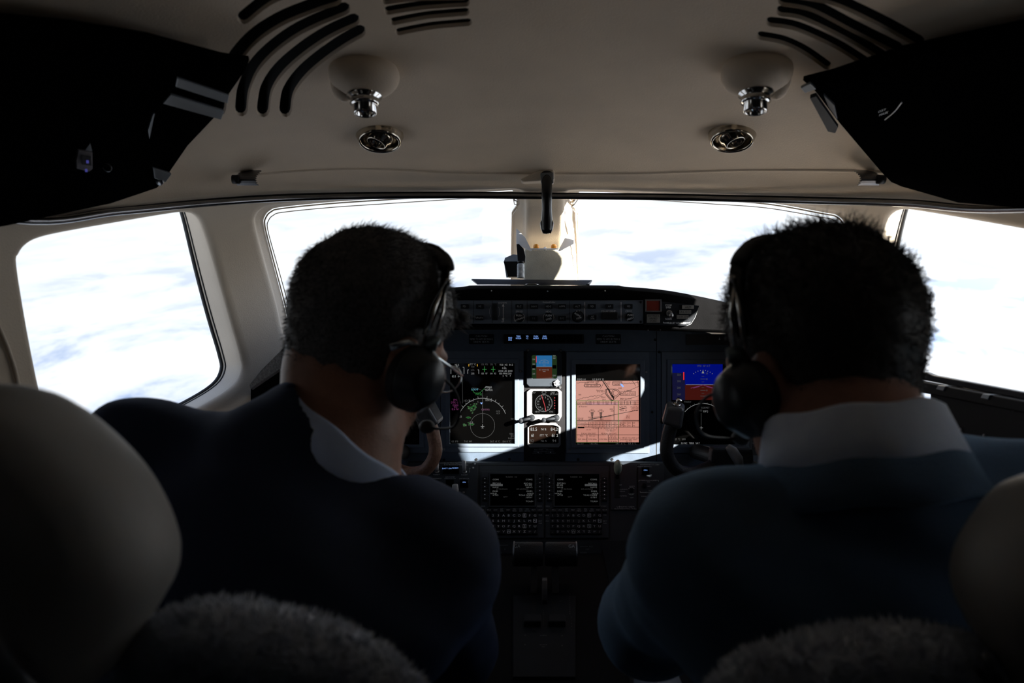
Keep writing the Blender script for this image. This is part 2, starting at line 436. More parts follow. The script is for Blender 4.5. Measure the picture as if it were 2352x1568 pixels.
# ceiling (headliner) above the rail, with vent slots
def slot(path, wd):    # closed outline of a slot with round ends
    path = cr(path, 6); L, Rr = [], []; n = len(path)
    for i, p in enumerate(path):
        a = path[max(i-1, 0)]; b = path[min(i+1, n-1)]; t = Vector((b[0]-a[0], b[1]-a[1])).normalized(); k = Vector((-t.y, t.x))
        w = wd/2*1.0
        L.append((p[0]+k.x*w, p[1]+k.y*w)); Rr.append((p[0]-k.x*w, p[1]-k.y*w))
    def capp(c, frm, to):
        a0 = math.atan2(frm[1]-c[1], frm[0]-c[0]); out = []
        for k in range(1, 5): a = a0-math.pi*k/5; out.append((c[0]+wd/2*math.cos(a), c[1]+wd/2*math.sin(a)))
        return out
    return L+capp(path[-1], L[-1], Rr[-1])+Rr[::-1]+capp(path[0], Rr[0], L[0])
SL = [([(502,250),(508,205),(528,150),(575,90),(640,45),(720,12),(770,-4)],28),
      ([(554,252),(560,205),(585,150),(635,100),(700,58),(790,20)],25),
      ([(604,254),(612,205),(640,160),(690,115),(750,75),(812,46)],25),
      ([(655,254),(663,210),(692,168),(735,130),(785,95),(826,72)],25),
      ([(884,-30),(960,-38),(1060,-40)],17),([(886,0),(960,-8),(1065,-10)],17),([(892,24),(970,12),(1070,5)],17),([(905,49),(980,35),(1070,27)],15),([(916,73),(990,59),(1076,51)],14),
      ([(560,40),(620,-5),(700,-35),(760,-50)],26)]
SRt = [([(1800,0),(1870,14),(1960,60),(2060,110)],24),([(1770,50),(1830,60),(1920,100),(1985,140)],19),([(1748,82),(1800,92),(1850,115),(1900,150)],17),([(1795,25),(1850,35),(1950,82),(2030,130)],21),
       ([(1840,-15),(1920,0),(2020,45),(2110,95)],24)]
slots = [slot(p, w*1.22) for p, w in SL+SRt]
top = [(7400,-5400), (-4900,-5400)]
cm = sheet(RAIL+top, slots, off=0)
ceiling = struct(obj('ceiling', cm, M_liner, recalc=False), 'cream moulded headliner curving over the flight deck')
for i, h in enumerate(slots):
    mb = MB(); n = len(h); rings = [S(x, y, 0) for x, y in h], [S(x, y, .004) for x, y in offs(h, -2.5)], [S(x, y, .03) for x, y in offs(h, -3)]
    vs = [v for r in rings for v in r]
    mb.add(vs, [(k*n+j, k*n+(j+1)%n, (k+1)*n+(j+1)%n, (k+1)*n+j) for k in range(2) for j in range(n)]+[tuple(range(2*n, 3*n))], False)
    mb.sm = [True]*(2*n)+[False]
    o = obj('vent_slot', mb, [M_liner, M_void], ceiling, recalc=False)
    for k, p in enumerate(o.data.polygons): p.material_index = 0 if k < n else 1
# front shell below the rail: split by wall
lo = [(7400,5400),(-4900,5400)]
def dwn(pl): return [(x, y+0) for x, y in pl]
wall = sheet(dwn(RAIL)+lo, holes)
bmw = bmesh.new(); bvs = [bmw.verts.new(v) for v in wall.v]
for f in wall.f:
    try: bmw.faces.new([bvs[i] for i in f])
    except ValueError: pass
for co, no in (((0,0,.74),(0,0,1)),((0,0,.99),(0,0,1)),((0,0,0),(1,-.33,0)),((0,0,0),(1,.33,0)),((0,0,0),(1,-.47,0)),((0,0,0),(1,.47,0))):
    bmesh.ops.bisect_plane(bmw, geom=bmw.verts[:]+bmw.edges[:]+bmw.faces[:], plane_co=co, plane_no=no)
bmw.verts.ensure_lookup_table(); bmw.verts.index_update(); wall.v = [tuple(v.co) for v in bmw.verts]; wall.f = [tuple(v.index for v in f.verts) for f in bmw.faces]; bmw.free()
V = np.array(wall.v)
parts = {'wall_left': [], 'wall_right': [], 'wall_front': [], 'wall_lower': []}
for f in wall.f:
    c = V[list(f)].mean(0); r_ = (c[0]/c[1])
    parts['wall_lower' if c[2] < (.99 if abs(r_) < .33 else .74) else 'wall_left' if r_ < -.47 else 'wall_right' if r_ > .47 else 'wall_front'].append(f)
for nm, fs in parts.items():
    mb = MB(); used = sorted({i for f in fs for i in f}); mp = {i: k for k, i in enumerate(used)}
    mb.v = [tuple(V[i]) for i in used]; mb.f = [tuple(mp[i] for i in f) for f in fs]; mb.sm = [True]*len(fs)
    struct(obj(nm, mb, M_liner2 if nm != 'wall_lower' else mat('dark_lower_lining', (.016,.016,.018), .85), recalc=False), {'wall_lower': 'dark lining below the sills and behind the instrument panel', 'wall_left': 'cream lining around the left side window', 'wall_right': 'cream lining around the right side window', 'wall_front': 'cream lining around the two windshields'}[nm])
# windows: rounded reveal, gasket, pane
for nm, (w, dep) in wins.items():
    n = len(w); rings = []
    for k in range(6):      # quarter round
        a = R(90*k/5); rings.append([S(x, y, .009*(1-math.cos(a))) for x, y in offs(w, RP*(1-math.sin(a)))])
    if nm in ('window_2', 'window_3'):
        # windshields: the lining runs forward to the glass, wider beside the post
        dv = Vector((0, 1, .10)); wi = offs(w, lambda q: -32 if abs(q[0]-1250) < 62 and q[1] > 470 else (-20 if abs(q[0]-1250) < 70 else 0))
        def E(k): return [S(a[0]*(1-k)+b[0]*k, a[1]*(1-k)+b[1]*k, .009)+dv*(dep*k) for a, b in zip(w, wi)]
        for k in range(1, 6): rings.append(E(k/5))
        end = wi
        def G(x, y, o): return S(x, y, .009+(o-dep))+dv*dep
    else:
        for k in range(1, 6): rings.append([S(x, y, .009+(dep-.009)*k/5) for x, y in w])
        end = w
        def G(x, y, o): return S(x, y, o)
    mb = MB(); mb.add([v for r in rings for v in r], [(k*n+j, k*n+(j+1)%n, (k+1)*n+(j+1)%n, (k+1)*n+j) for k in range(len(rings)-1) for j in range(n)], True)
    win = struct(obj(nm, mb, M_liner2, recalc=False), lab[nm])
    cx = sum(p[0] for p in w)/n; cy = sum(p[1] for p in w)/n
    g = MB(); pr = [G(x, y, dep-.004) for x, y in end]
    side = nm in ('window_1','window_4'); g.tube(pr+[pr[0]], .0045 if side else .0016, 6, cap=False); obj('gasket', g, M_rub if side else M_liner2, win, recalc=False)
    g = MB(); pr = [G(x, y, dep-.014) for x, y in end]
    g.tube(pr+[pr[0]], .0018 if side else .0010, 6, cap=False); obj('seal_bead', g, M_rub if side else M_liner2, win, recalc=False)
    g = MB(); ve = [Vector(p) for p in end]
    st = 60
    for x in np.arange(min(p[0] for p in w), max(p[0] for p in w), st):
        for y in np.arange(min(p[1] for p in w), max(p[1] for p in w), st):
            if inpoly(x, y, offs(end, -12)): ve.append(Vector((x, y)))
    r = delaunay_2d_cdt(ve, [(i, (i+1) % n) for i in range(n)], [], 1, 1e-4)
    g.add([G(v.x, v.y, dep) for v in r[0]], [tuple(f) for f in r[2]], True)
    obj('pane', g, M_glass, win, recalc=False)
# rear part of the cabin tube and floor
mb = MB(); n = 48; prof = []
for j in range(n):
    a = 2*math.pi*j/n; c, s_ = math.cos(a), math.sin(a); H = HT if s_ > 0 else HB
    rr = (abs(c/W_)**3+abs(s_/H)**3)**(-1/3); prof.append((c*rr*1.004, s_*rr*1.004))
ys = [.34, 0, -.5, -1.0, -1.6]
mb.add([(x, y, CZ+z) for y in ys for x, z in prof], [(k*n+j, k*n+(j+1)%n, (k+1)*n+(j+1)%n, (k+1)*n+j) for k in range(len(ys)-1) for j in range(n)]+[tuple(range((len(ys)-1)*n, len(ys)*n))], True)
struct(obj('wall_back', mb, mat('cabin_lining', (.13,.135,.15), .8), recalc=False), 'cabin walls behind the flight deck')
mb = MB(); mb.box(-.78,.78,-1.55,1.95,-.03,0); struct(obj('floor', mb, M_floor), 'dark carpeted flight deck floor')

# ================================================================ rail across the headliner
rp = [p for p in RAIL if -60 < p[0] < 2600]
pts = [S(x, y+1, -.020) for x, y in rp]
mb = MB(); mb.tube(pts, .0058, 12)
o = obj('visor_rail', mb, mat('dark_polished_rail', (.20,.20,.21), .18, 1)); tag(o, 'long polished metal rail running across the front of the headliner', 'rail')
mb = MB(); mb.tube([S(x, y+9, -.006) for x, y in rp], .0048, 8); struct(obj('trim_1', mb, M_black), 'dark strip under the rail')
mb = MB(); q = cr([(560,404),(700,392),(860,388),(1050,397),(1250,398),(1460,398),(1700,391),(1950,392),(2080,400)], 8)
mb.tube([S(x, y, .003) for x, y in q], .0062, 8); struct(obj('trim_2', mb, M_liner), 'raised cream seam above the rail')

# ================================================================ overhead fittings
def frame_at(px, py, drop=0):
    p = S(px, py, 0); n = (S(px, py, .01)-p).normalized(); return p, -n      # inward normal
def spotlight(px, py, sgn, label):
    p, n = frame_at(px, py); ax = (n*.75+Vector((0,0,-.45))).normalized()
    t = thing('reading_light', label, 'light', p, 'overhead reading lights')
    m = MB(); rot = Matrix(((1,0,0),(0,1,0),(0,0,1)))
    c = p+ax*.012+Vector((-.004*sgn,0,.002)); m.ell(c, (.052,.048,.034), rot, 32, 16)
    m.ell(p+Vector((-.036*sgn,.008,-.016)), (.020,.022,.030), rot, 20, 12)
    obj('housing', m, M_liner, t)
    c2 = p+Vector((-.004*sgn,0,-.020))+n*.018; m = MB()
    m.lathe(c2, Vector((.05*sgn,-.05,-1)), [(r_*1.25, d_*.95) for r_, d_ in [(0,-.004),(.019,-.004),(.0205,0),(.0205,.005),(.0165,.0075),(.0165,.014),(.0175,.016),(.0145,.0175),(.0135,.019),(.0135,.031),(.0115,.0325),(.0105,.031),(.0105,.02),(0,.02)]], 36)
    obj('nozzle', m, M_chrome, t)
    return t
spotlight(842,158,1,'cream dome reading light with chrome nozzle, above the left pilot')
spotlight(1732,152,-1,'cream dome reading light with chrome nozzle, above the right pilot')
def gasper(px, py, sgn, label):
    p, n = frame_at(px, py); ax = (n+Vector((0,-.25,-.35))).normalized()
    t = thing('air_nozzle', label, 'air vent', p, 'overhead air nozzles')
    m = MB(); m.lathe(p, ax, [(r_*1.32, d_*1.3) for r_, d_ in [(.033,-.004),(.033,.002),(.031,.006),(.0295,.010),(.0285,.013),(.0265,.0135),(.0255,.010),(.0245,.004),(.023,-.004),(0,-.006)]], 40); obj('ring', m, M_dchrome, t)
    m = MB(); a2 = (ax+Vector((-.35*sgn,0,.1))).normalized(); m.lathe(p+ax*.001, a2, [(r_*1.3, d_*1.3) for r_, d_ in [(.020,-.006),(.0205,.0),(.0185,.006),(.0150,.0095),(.0140,.014),(.0128,.0145),(.0115,.013),(.011,.004),(0,.003)]], 36); obj('swivel', m, M_dchrome, t)
    m = MB(); m.lathe(p+ax*.001, a2, [(.0140,.0082),(0,.0082)], 20); obj('opening', m, M_void, t)
gasper(872,309,1,'round chrome swivel air nozzle in the headliner on the left')
gasper(1682,308,-1,'round chrome swivel air nozzle in the headliner on the right')
def clip(px, py, sgn, label):
    p = S(px, py, -.002); t = thing('visor_clip', label, 'clip', p, 'visor clips on the rail')
    m = MB(); Yc = p.y; prof = []
    for k_ in range(9):
        u = k_/8; prof.append((Yc-.012-.030*math.sin(u*2.4), CZ-(py-20+u*40-CY)/F*(Yc-.02)-.003*math.sin(u*3)))
    xa = (px-16-CX)/F*(Yc-.03); xb = (px+34*(1 if sgn > 0 else .5)-CX)/F*(Yc-.03)
    if sgn < 0: xa = (px-36-CX)/F*(Yc-.03); xb = (px+14-CX)/F*(Yc-.03)
    for (y0_, z0_), (y1_, z1_) in zip(prof[:-1], prof[1:]):
        m.hexa([(xa+.004,y0_,z0_),(xb-.004,y0_,z0_),(xb,y1_,z1_),(xa,y1_,z1_),(xa+.004,y0_-.002,z0_-.001),(xb-.004,y0_-.002,z0_-.001),(xb,y1_-.002,z1_-.001),(xa,y1_-.002,z1_-.001)])
    obj('strap', m, mat('dark_steel_clip', (.12,.12,.125), .3, .8), t)
    m = MB(); m.lathe(P(px-sgn*20, py+4, p.y*.965), (1,.1,0), [(0,-.006),(.008,-.006),(.008,.006),(0,.006)], 18); obj('roller', m, M_black, t)
clip(562,408,1,'bent metal visor clip on the rail, left of the centre')
clip(2003,408,-1,'bent metal visor clip on the rail, near its right end')

# sun visors folded up at each upper corner (smoked black panels)
def visor(poly, hard, label, extra):
    c = poly[0]; p0 = S(sum(p[0] for p in poly)/len(poly), sum(p[1] for p in poly)/len(poly), -.05)
    t = thing('sun_visor', label, 'sun visor', p0, 'smoked sun visors')
    n = len(poly); m = MB(); ve = [Vector(q) for q in poly]
    xs = [q[0] for q in poly]; ys_ = [q[1] for q in poly]
    for x in np.arange(min(xs), max(xs), 70):
        for y in np.arange(min(ys_), max(ys_), 70):
            if inpoly(x, y, offs(poly, -20)): ve.append(Vector((x, y)))
    r = delaunay_2d_cdt(ve, [(i, (i+1) % n) for i in range(n)], [], 1, 1e-4)
    k = len(r[0]); A = [S(v.x, v.y, -.030) for v in r[0]]; B = [S(v.x, v.y, -.024) for v in r[0]]
    fs = [tuple(f) for f in r[2]]; m.add(A+B, fs+[tuple(i+k for i in f[::-1]) for f in fs], True); m.add([], [(i-2*k, (i+1) % n-2*k, k+(i+1) % n-2*k, k+i-2*k) for i in range(n)], False)
    obj('panel', m, mat('smoked_visor', (.0012,.0012,.0014), .9, var=.1, spec=.0), t)
    extra(t); return t
def bar(t, nm, q, m_, th=.004, off=-.034):
    m = MB(); a = [S(x, y, off) for x, y in q]; nrm = (S(q[0][0], q[0][1], off-.01)-a[0]).normalized()
    m.prism(a, nrm*th); return obj(nm, m, m_, t, bevel=.0008)
def exl(t):  # grey bars and switch module: reflections in the visor, built as solid parts
    bar(t, 'reflected_bar', [(392,117),(515,162),(511,181),(388,138)], M_alu)
    bar(t, 'reflected_bar', [(376,158),(502,200),(494,221),(357,180)], M_alu)
    bar(t, 'reflected_bar', [(324,342),(368,357),(352,378),(326,368)], M_alu)
    bar(t, 'reflected_plate', [(332,206),(336,203),(320,270),(318,246)], M_alu)
    b = bar(t, 'reflected_box', [(145,298),(178,303),(176,345),(168,352),(137,345),(138,325)], mat('dark_grey_reflection', (.09,.08,.085), .5))
    bar(b, 'reflected_switch', [(148,305),(171,309),(171,333),(147,330)], M_black, .002, -.040)
    bar(b, 'reflected_tab', [(160,297),(174,279),(178,300)], M_alu, .002, -.036)
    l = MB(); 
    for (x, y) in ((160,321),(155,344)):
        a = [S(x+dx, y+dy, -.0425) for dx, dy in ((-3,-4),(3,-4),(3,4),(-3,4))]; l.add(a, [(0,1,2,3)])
    obj('lamp', l, em('dim_violet', (.12,.12,.6), .35), b)  # glow of the reflected digits, set on as emissive squares
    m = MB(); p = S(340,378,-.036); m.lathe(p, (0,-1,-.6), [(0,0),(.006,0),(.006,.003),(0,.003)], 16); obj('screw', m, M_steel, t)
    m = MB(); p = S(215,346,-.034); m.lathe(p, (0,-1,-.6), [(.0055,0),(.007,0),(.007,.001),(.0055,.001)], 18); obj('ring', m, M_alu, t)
def exr(t):  # the bars are visor reflections, modelled as thin plates
    bar(t, 'reflected_bar', [(1846,143),(1868,132),(1882,146),(1856,156)], M_alu)
    bar(t, 'reflected_bar', [(1900,160),(1926,186),(1934,222),(1912,190)], mat('dull_reflection', (.06,.06,.065), .5))
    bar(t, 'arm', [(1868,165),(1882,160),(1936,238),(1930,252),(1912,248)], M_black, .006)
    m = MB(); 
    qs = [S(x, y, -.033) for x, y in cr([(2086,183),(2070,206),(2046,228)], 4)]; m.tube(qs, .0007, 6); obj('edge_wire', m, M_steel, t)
    # small mirrored lettering: reflection of the mask box, laid on as mesh
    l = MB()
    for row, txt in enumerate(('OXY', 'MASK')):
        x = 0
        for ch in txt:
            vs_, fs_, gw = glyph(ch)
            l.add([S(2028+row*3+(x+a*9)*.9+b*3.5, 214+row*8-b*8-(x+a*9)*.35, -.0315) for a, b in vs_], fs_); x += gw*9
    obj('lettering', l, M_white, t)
visor([(-420,560),(-420,-60),(150,-2),(330,30),(500,78),(566,88),(552,118),(508,182),(494,212),(478,230),(414,297),(348,390),(335,402),(222,443),(160,458),(60,482),(0,497),(-150,530)], 0, 'black smoked sun visor folded up at the upper left corner, with two grey bars reflected in it', exl)
visor([(2352+420,545),(2420,462),(2352,453),(2230,440),(2090,397),(2066,386),(2040,360),(1935,238),(1880,165),(1850,137),(1920,118),(2080,62),(2200,34),(2352,0),(2352+420,-60)], 0, 'black smoked sun visor folded up at the upper right corner', exr)

# centre bracket with hanging grab handle
t = thing('grab_handle', 'black grab handle hanging from the headliner in front of the windshield post', 'handle', S(1256,400,0))
Yh = 1.50
m = MB(); m.tube([P(1256,398,1.47), P(1256,420,1.46), P(1256,450,1.46), P(1256,480,1.47), P(1256,505,1.48), P(1256,525,1.48), P(1256,536,1.48)], [(.012,.009),(.0115,.009),(.011,.009),(.0105,.009),(.0125,.010),(.012,.010),(.008,.007)], 20)
obj('grip', m, M_blackg, t)
for s_ in (-1,1):
    m = MB(); m.tube([P(1256+s_*9,500,1.478), P(1256+s_*13.5,512,1.478), P(1256+s_*12,524,1.478), P(1256+s_*8,536,1.478)], [.001,.0022,.0022,.001], 8); obj('side_trim', m, M_steel, t)
m = MB(); m.prism([P(1196,418,1.50), P(1240,398,1.50), P(1272,396,1.50), P(1274,420,1.50), P(1200,424,1.50)], (0,-.03,0)); obj('mount', m, M_liner2, t, bevel=.004)
m = MB(); m.prism([P(1241,400,1.47), P(1271,398,1.47), P(1271,424,1.47), P(1243,424,1.47)], (0,-.012,0)); obj('collar', m, M_alu, t, bevel=.002)

# reference balls bracket on the windshield post
PY = 1.80
t = thing('eye_reference_bracket', 'white angled bracket on the windshield post holding two orange balls and a white one', 'bracket', P(1252,575,PY))
m = MB()
for s_ in (-1,1):
    m.prism([P(1252+s_*66,524,PY), P(1252+s_*46,545,PY), P(1252+s_*30,576,PY), P(1252+s_*34,577,PY), P(1252+s_*66,560,PY)], (0,-.003,0))
m.hexa([P(1221,573,PY),P(1283,573,PY),P(1283,573,PY-.03),P(1221,573,PY-.03),P(1221,570,PY),P(1283,570,PY),P(1283,570,PY-.03),P(1221,570,PY-.03)])
obj('bracket_plate', m, mat('white_paint', (.75,.75,.73), .5), t, bevel=.0006)
M_or = mat('orange_ball', (.95,.33,.03), .35, emit=(1,.35,.03), estr=.15)
M_or = mat('orange_ball_plastic', (1.0,.36,.03), .3)
for x, mm, rr in ((1231.5,M_or,.0078),(1272,M_or,.0078),(1252,mat('white_ball',(.9,.9,.9),.3),.0048)):
    m = MB(); m.ell(P(x, 567 if mm is M_or else 571, PY-.02), rr, n=24, m=14); obj('reference_ball', m, mm, t)
# lower face of the post below the bracket
m = MB(); m.prism([P(1204,572,1.86), P(1300,572,1.86), P(1302,700,1.92), P(1202,700,1.92)], (0,-.028,0)); struct(obj('trim_3', m, mat('cream_post', (.50,.47,.38), .8, bump=.4, bscale=400), bevel=.008, seg=3), 'padded cream cover at the foot of the windshield post')
# bottle holder
t = thing('bottle_holder', 'small dark clip on the left of the windshield post', 'holder', P(1180,637,1.78))
m = MB(); m.prism([P(1157,602,1.78), P(1160,592,1.78), P(1178,584,1.78), P(1190,585,1.78), P(1192,637,1.78), P(1163,637,1.78), P(1158,605,1.78)], (0,.004,0)); obj('back_plate', m, mat('pale_grey_plastic', (.30,.33,.36), .5), t)
m = MB(); m.prism([P(1158,603,1.78), P(1190,603,1.78), P(1192,638,1.78), P(1168,638,1.78)], (0,-.03,0)); obj('pocket', m, M_black, t, bevel=.001)
m = MB(); m.prism([P(1187,563,1.77), P(1192,562,1.77), P(1203,573,1.77), P(1207,590,1.77), P(1206,604,1.77), P(1190,604,1.77)], (0,-.02,0)); obj('clip_arm', m, M_black, t, bevel=.001)
t = thing('small_bottle', 'small clear cylindrical bottle held beside the windshield post', 'bottle', P(1196,637,1.74))
m = MB(); c = P(1196,639,1.735); m.lathe(c, (0,0,1), [(0,0),(.009,0),(.0095,.003),(.0095,.034),(.007,.038),(0,.038)], 20); obj('body', m, mat('clear_grey_plastic', (.45,.46,.45), .2, var=.5, nscale=120), t)
m = MB(); m.lathe(c+Vector((0,0,.038)), (0,0,1), [(0,0),(.008,0),(.008,.006),(0,.006)], 20); obj('cap', m, M_black, t)
# ================================================================ glareshield
GST = [(0,1.44,655,757),(.10,1.44,655,757),(.118,1.44,658,757),(.185,1.43,668,760),(.274,1.47,697,765),(.300,1.50,715,770),(.338,1.50,780,812),(.383,1.45,848,872),(.43,1.38,908,925)]
mb = MB(); rows = []
st = [(-a, y, t_, b_) for a, y, t_, b_ in GST[::-1][:-1]]+GST
st = cr(st, 4)
for a, Yl, pt_, pb_ in st:
    zt = CZ+(CY-pt_)/F*(Yl+.05); zb = CZ+(CY-pb_)/F*Yl
    a_ = a; px = CX+a*F
    Yw = D(px, pt_+4)*.96
    rows.append([(a_*(Yl+.20), Yl+.20, zb+.004), (a_*(Yl+.01), Yl+.01, zb), (a_*Yl, Yl, zb+.006), (a_*Yl, Yl, zb+.03), (a_*(Yl+.004), Yl+.004, zt-.028), (a_*(Yl+.018), Yl+.018, zt-.010), (a_*(Yl+.05), Yl+.05, zt), (a_*(Yl+.12), Yl+.12, zt-.006), (a_*Yw, Yw, zt-.02), (a_*Yw, Yw, zb+.012)])
k = len(rows[0]); n = len(rows)
mb.add([v for r_ in rows for v in r_], [(i*k+j, (i+1)*k+j, (i+1)*k+(j+1)%k, i*k+(j+1)%k) for i in range(n-1) for j in range(k)]+[tuple(range(k)), tuple(range((n-1)*k, n*k))[::-1]], True)
gs = obj('glareshield', mb, M_glare); tag(gs, 'black padded glareshield arching over the instrument panel', 'glareshield')
gs.modifiers.new('edge', 'EDGE_SPLIT').split_angle = R(50)
# tray on the glareshield
t = thing('glareshield_tray', 'shallow black metal tray lying on top of the glareshield in the middle', 'tray', P(1222,655,1.62))
A = Pl(648, 1.60, 658, 1.60)
m = MB()
o1 = [P(1083,642,1.66),P(1360,644,1.66),P(1350,655,1.60),P(1099,653,1.60)]
m.prism([P(1083,640.5,1.64),P(1360,643,1.64),P(1354,652,1.60),P(1096,650.5,1.60)], (0,0,-.003)); 
m.add([P(1083,640.5,1.60),P(1360,643,1.60),P(1346,654,1.585),P(1098,653,1.585),P(1083,640.5,1.604),P(1360,643,1.604),P(1346,654,1.589),P(1098,653,1.589)], [(0,1,2,3),(7,6,5,4),(0,4,5,1),(1,5,6,2),(2,6,7,3),(3,7,4,0)])
obj('tray_body', m, mat('dark_blue_black_metal', (.02,.024,.03), .4, .3), t)
A = Pl(640, 1.583, 670, 1.583)
for x0, x1, y in ((1187,1202,651.5),(1241,1256,651.5),(1100,1165,652.8),(1276,1346,653.6)): m = MB(); A.box(m, x0, y, x1, y+.8, 0, .002); obj('edge_strip', m, M_steel, t)
m = MB()
m.tube([P(1207,653.5,1.58),P(1213,652,1.578),P(1221,653.2,1.576),P(1229,652.2,1.578),P(1237,654,1.58)], .0013, 8); obj('latch', m, M_chrome, t)

# ================================================================ instrument panel
MP = Pl(760, 1.67, 1065, 1.67)
hp = [(.57,.62),(.57,.99),(.55,1.02),(.51,1.06),(.47,1.095),(.40,1.122),(.28,1.138),(.1,1.145)]
mb = MB(); mb.prism([(x,1.67,z) for x, z in hp]+[(-x,1.67,z) for x, z in hp[::-1]], (0,.03,0))
pan = obj('instrument_panel', mb, M_panel, bevel=.002); tag(pan, 'dark navy instrument panel carrying the displays below the glareshield', 'instrument panel')
g = MB()
for x in (1012, 1296, 1205, 1508): MP.line(g, [(x,760),(x,812)] if x == 1508 else [(x,806),(x,1062)], 1.2, .0004)
MP.line(g, [(1508,760),(1508,1066)], 1.4, .0004); MP.line(g, [(990,1060),(1520,1062)], 1.2, .0004); MP.line(g, [(860,806),(1700,808)], 1, .0004)
obj('seam', g, M_void, pan, recalc=False)
def screws(pl, parent, pts, r, w0, w1, m_, name='screw', n=12):
    first = None
    for x, y in pts:
        if first is None:
            q = MB(); pl.cyl(q, x, y, r, w0, w1, n, r*.75); first = obj(name, q, m_, parent); p0 = pl.pt(x, y)
        else:
            c = first.copy(); c.parent = parent; c.location = Vector(first.location)+pl.pt(x, y)-p0; COL.objects.link(c)
screws(MP, pan, ((1020,1056),(1094,1055),(1170,1054),(1251,1054),(1328,1055),(1406,1055),(1480,1058),(1505,780),(1514,808),(1304,853),(1498,946),(1488,854),(1196,854),(1523,853)), 3.2, 0, .0014, M_black, 'fastener')
def quad_obj(pl, nm, x0, y0, x1, y1, w, m_, parent):
    g = MB(); pl.quad(g, x0, y0, x1, y1, w); return obj(nm, g, m_, parent, recalc=False)
def lay(nm, g, m_, parent):
    if g.v: return obj(nm, g, m_, parent, recalc=False)

# placards and annunciator strip
def placard(px, label):
    t = thing('warning_placard', label, 'placard', MP.pt(px, 790), 'caution placards')
    m = MB(); MP.rbox(m, px-29, 767, px+29, 790, 0, .0016, 2.5); obj('plate', m, M_key, t)
    l = MB(); MP.text(l, 'CAUTION', px, 772, 4, .0021); MP.text(l, 'REFER TO AFM SECTION 2', px, 778.5, 4, .0021, sx=.74); MP.text(l, 'CREW SEATS', px, 785, 4, .0021)
    lay('lettering', l, M_grey, t)
placard(1106, 'black caution placard to the left of the annunciator strip'); placard(1397, 'black caution placard to the right of the annunciator strip')
t = thing('annunciator_strip', 'black strip of blue lit annunciator legends in the middle of the panel', 'indicator strip', MP.pt(1249, 790))
m = MB(); MP.rbox(m, 1157, 767, 1341, 789, 0, .003, 2); obj('body', m, M_key, t, bevel=.0004)
for k in range(9):
    x = 1162+k*19.6; m = MB(); MP.box(m, x, 769.5, x+18, 786.5, .003, .0036); cell = obj('lamp', m, M_scr, t)
for x, a, b, y in ((1172,'GND','IDLE',778),(1191,'TERR','NORM',774.5),(1211,'YD','1-2',774.5),(1231,'PUSH','NORM',774.5),(1251,'GND','OVRD',774.5)):
    l = MB(); MP.text(l, a, x, y-2.2, 3.6, .0041, sx=.8); MP.text(l, b, x, y+2.4, 3.6, .0041, sx=.8); lay('legend', l, E_blue, t)
t = thing('dark_indicator', 'unlit dark indicator window on the right of the panel', 'indicator', MP.pt(1620, 793))
m = MB(); MP.rbox(m, 1576, 767, 1684, 792, 0, .002, 2); obj('body', m, mat('dark_maroon_glass', (.010,.004,.004), .4), t)
l = MB(); MP.poly(l, [(1652,774),(1654,780),(1650,780)], .0022, .0026); lay('mark', l, M_white, t)

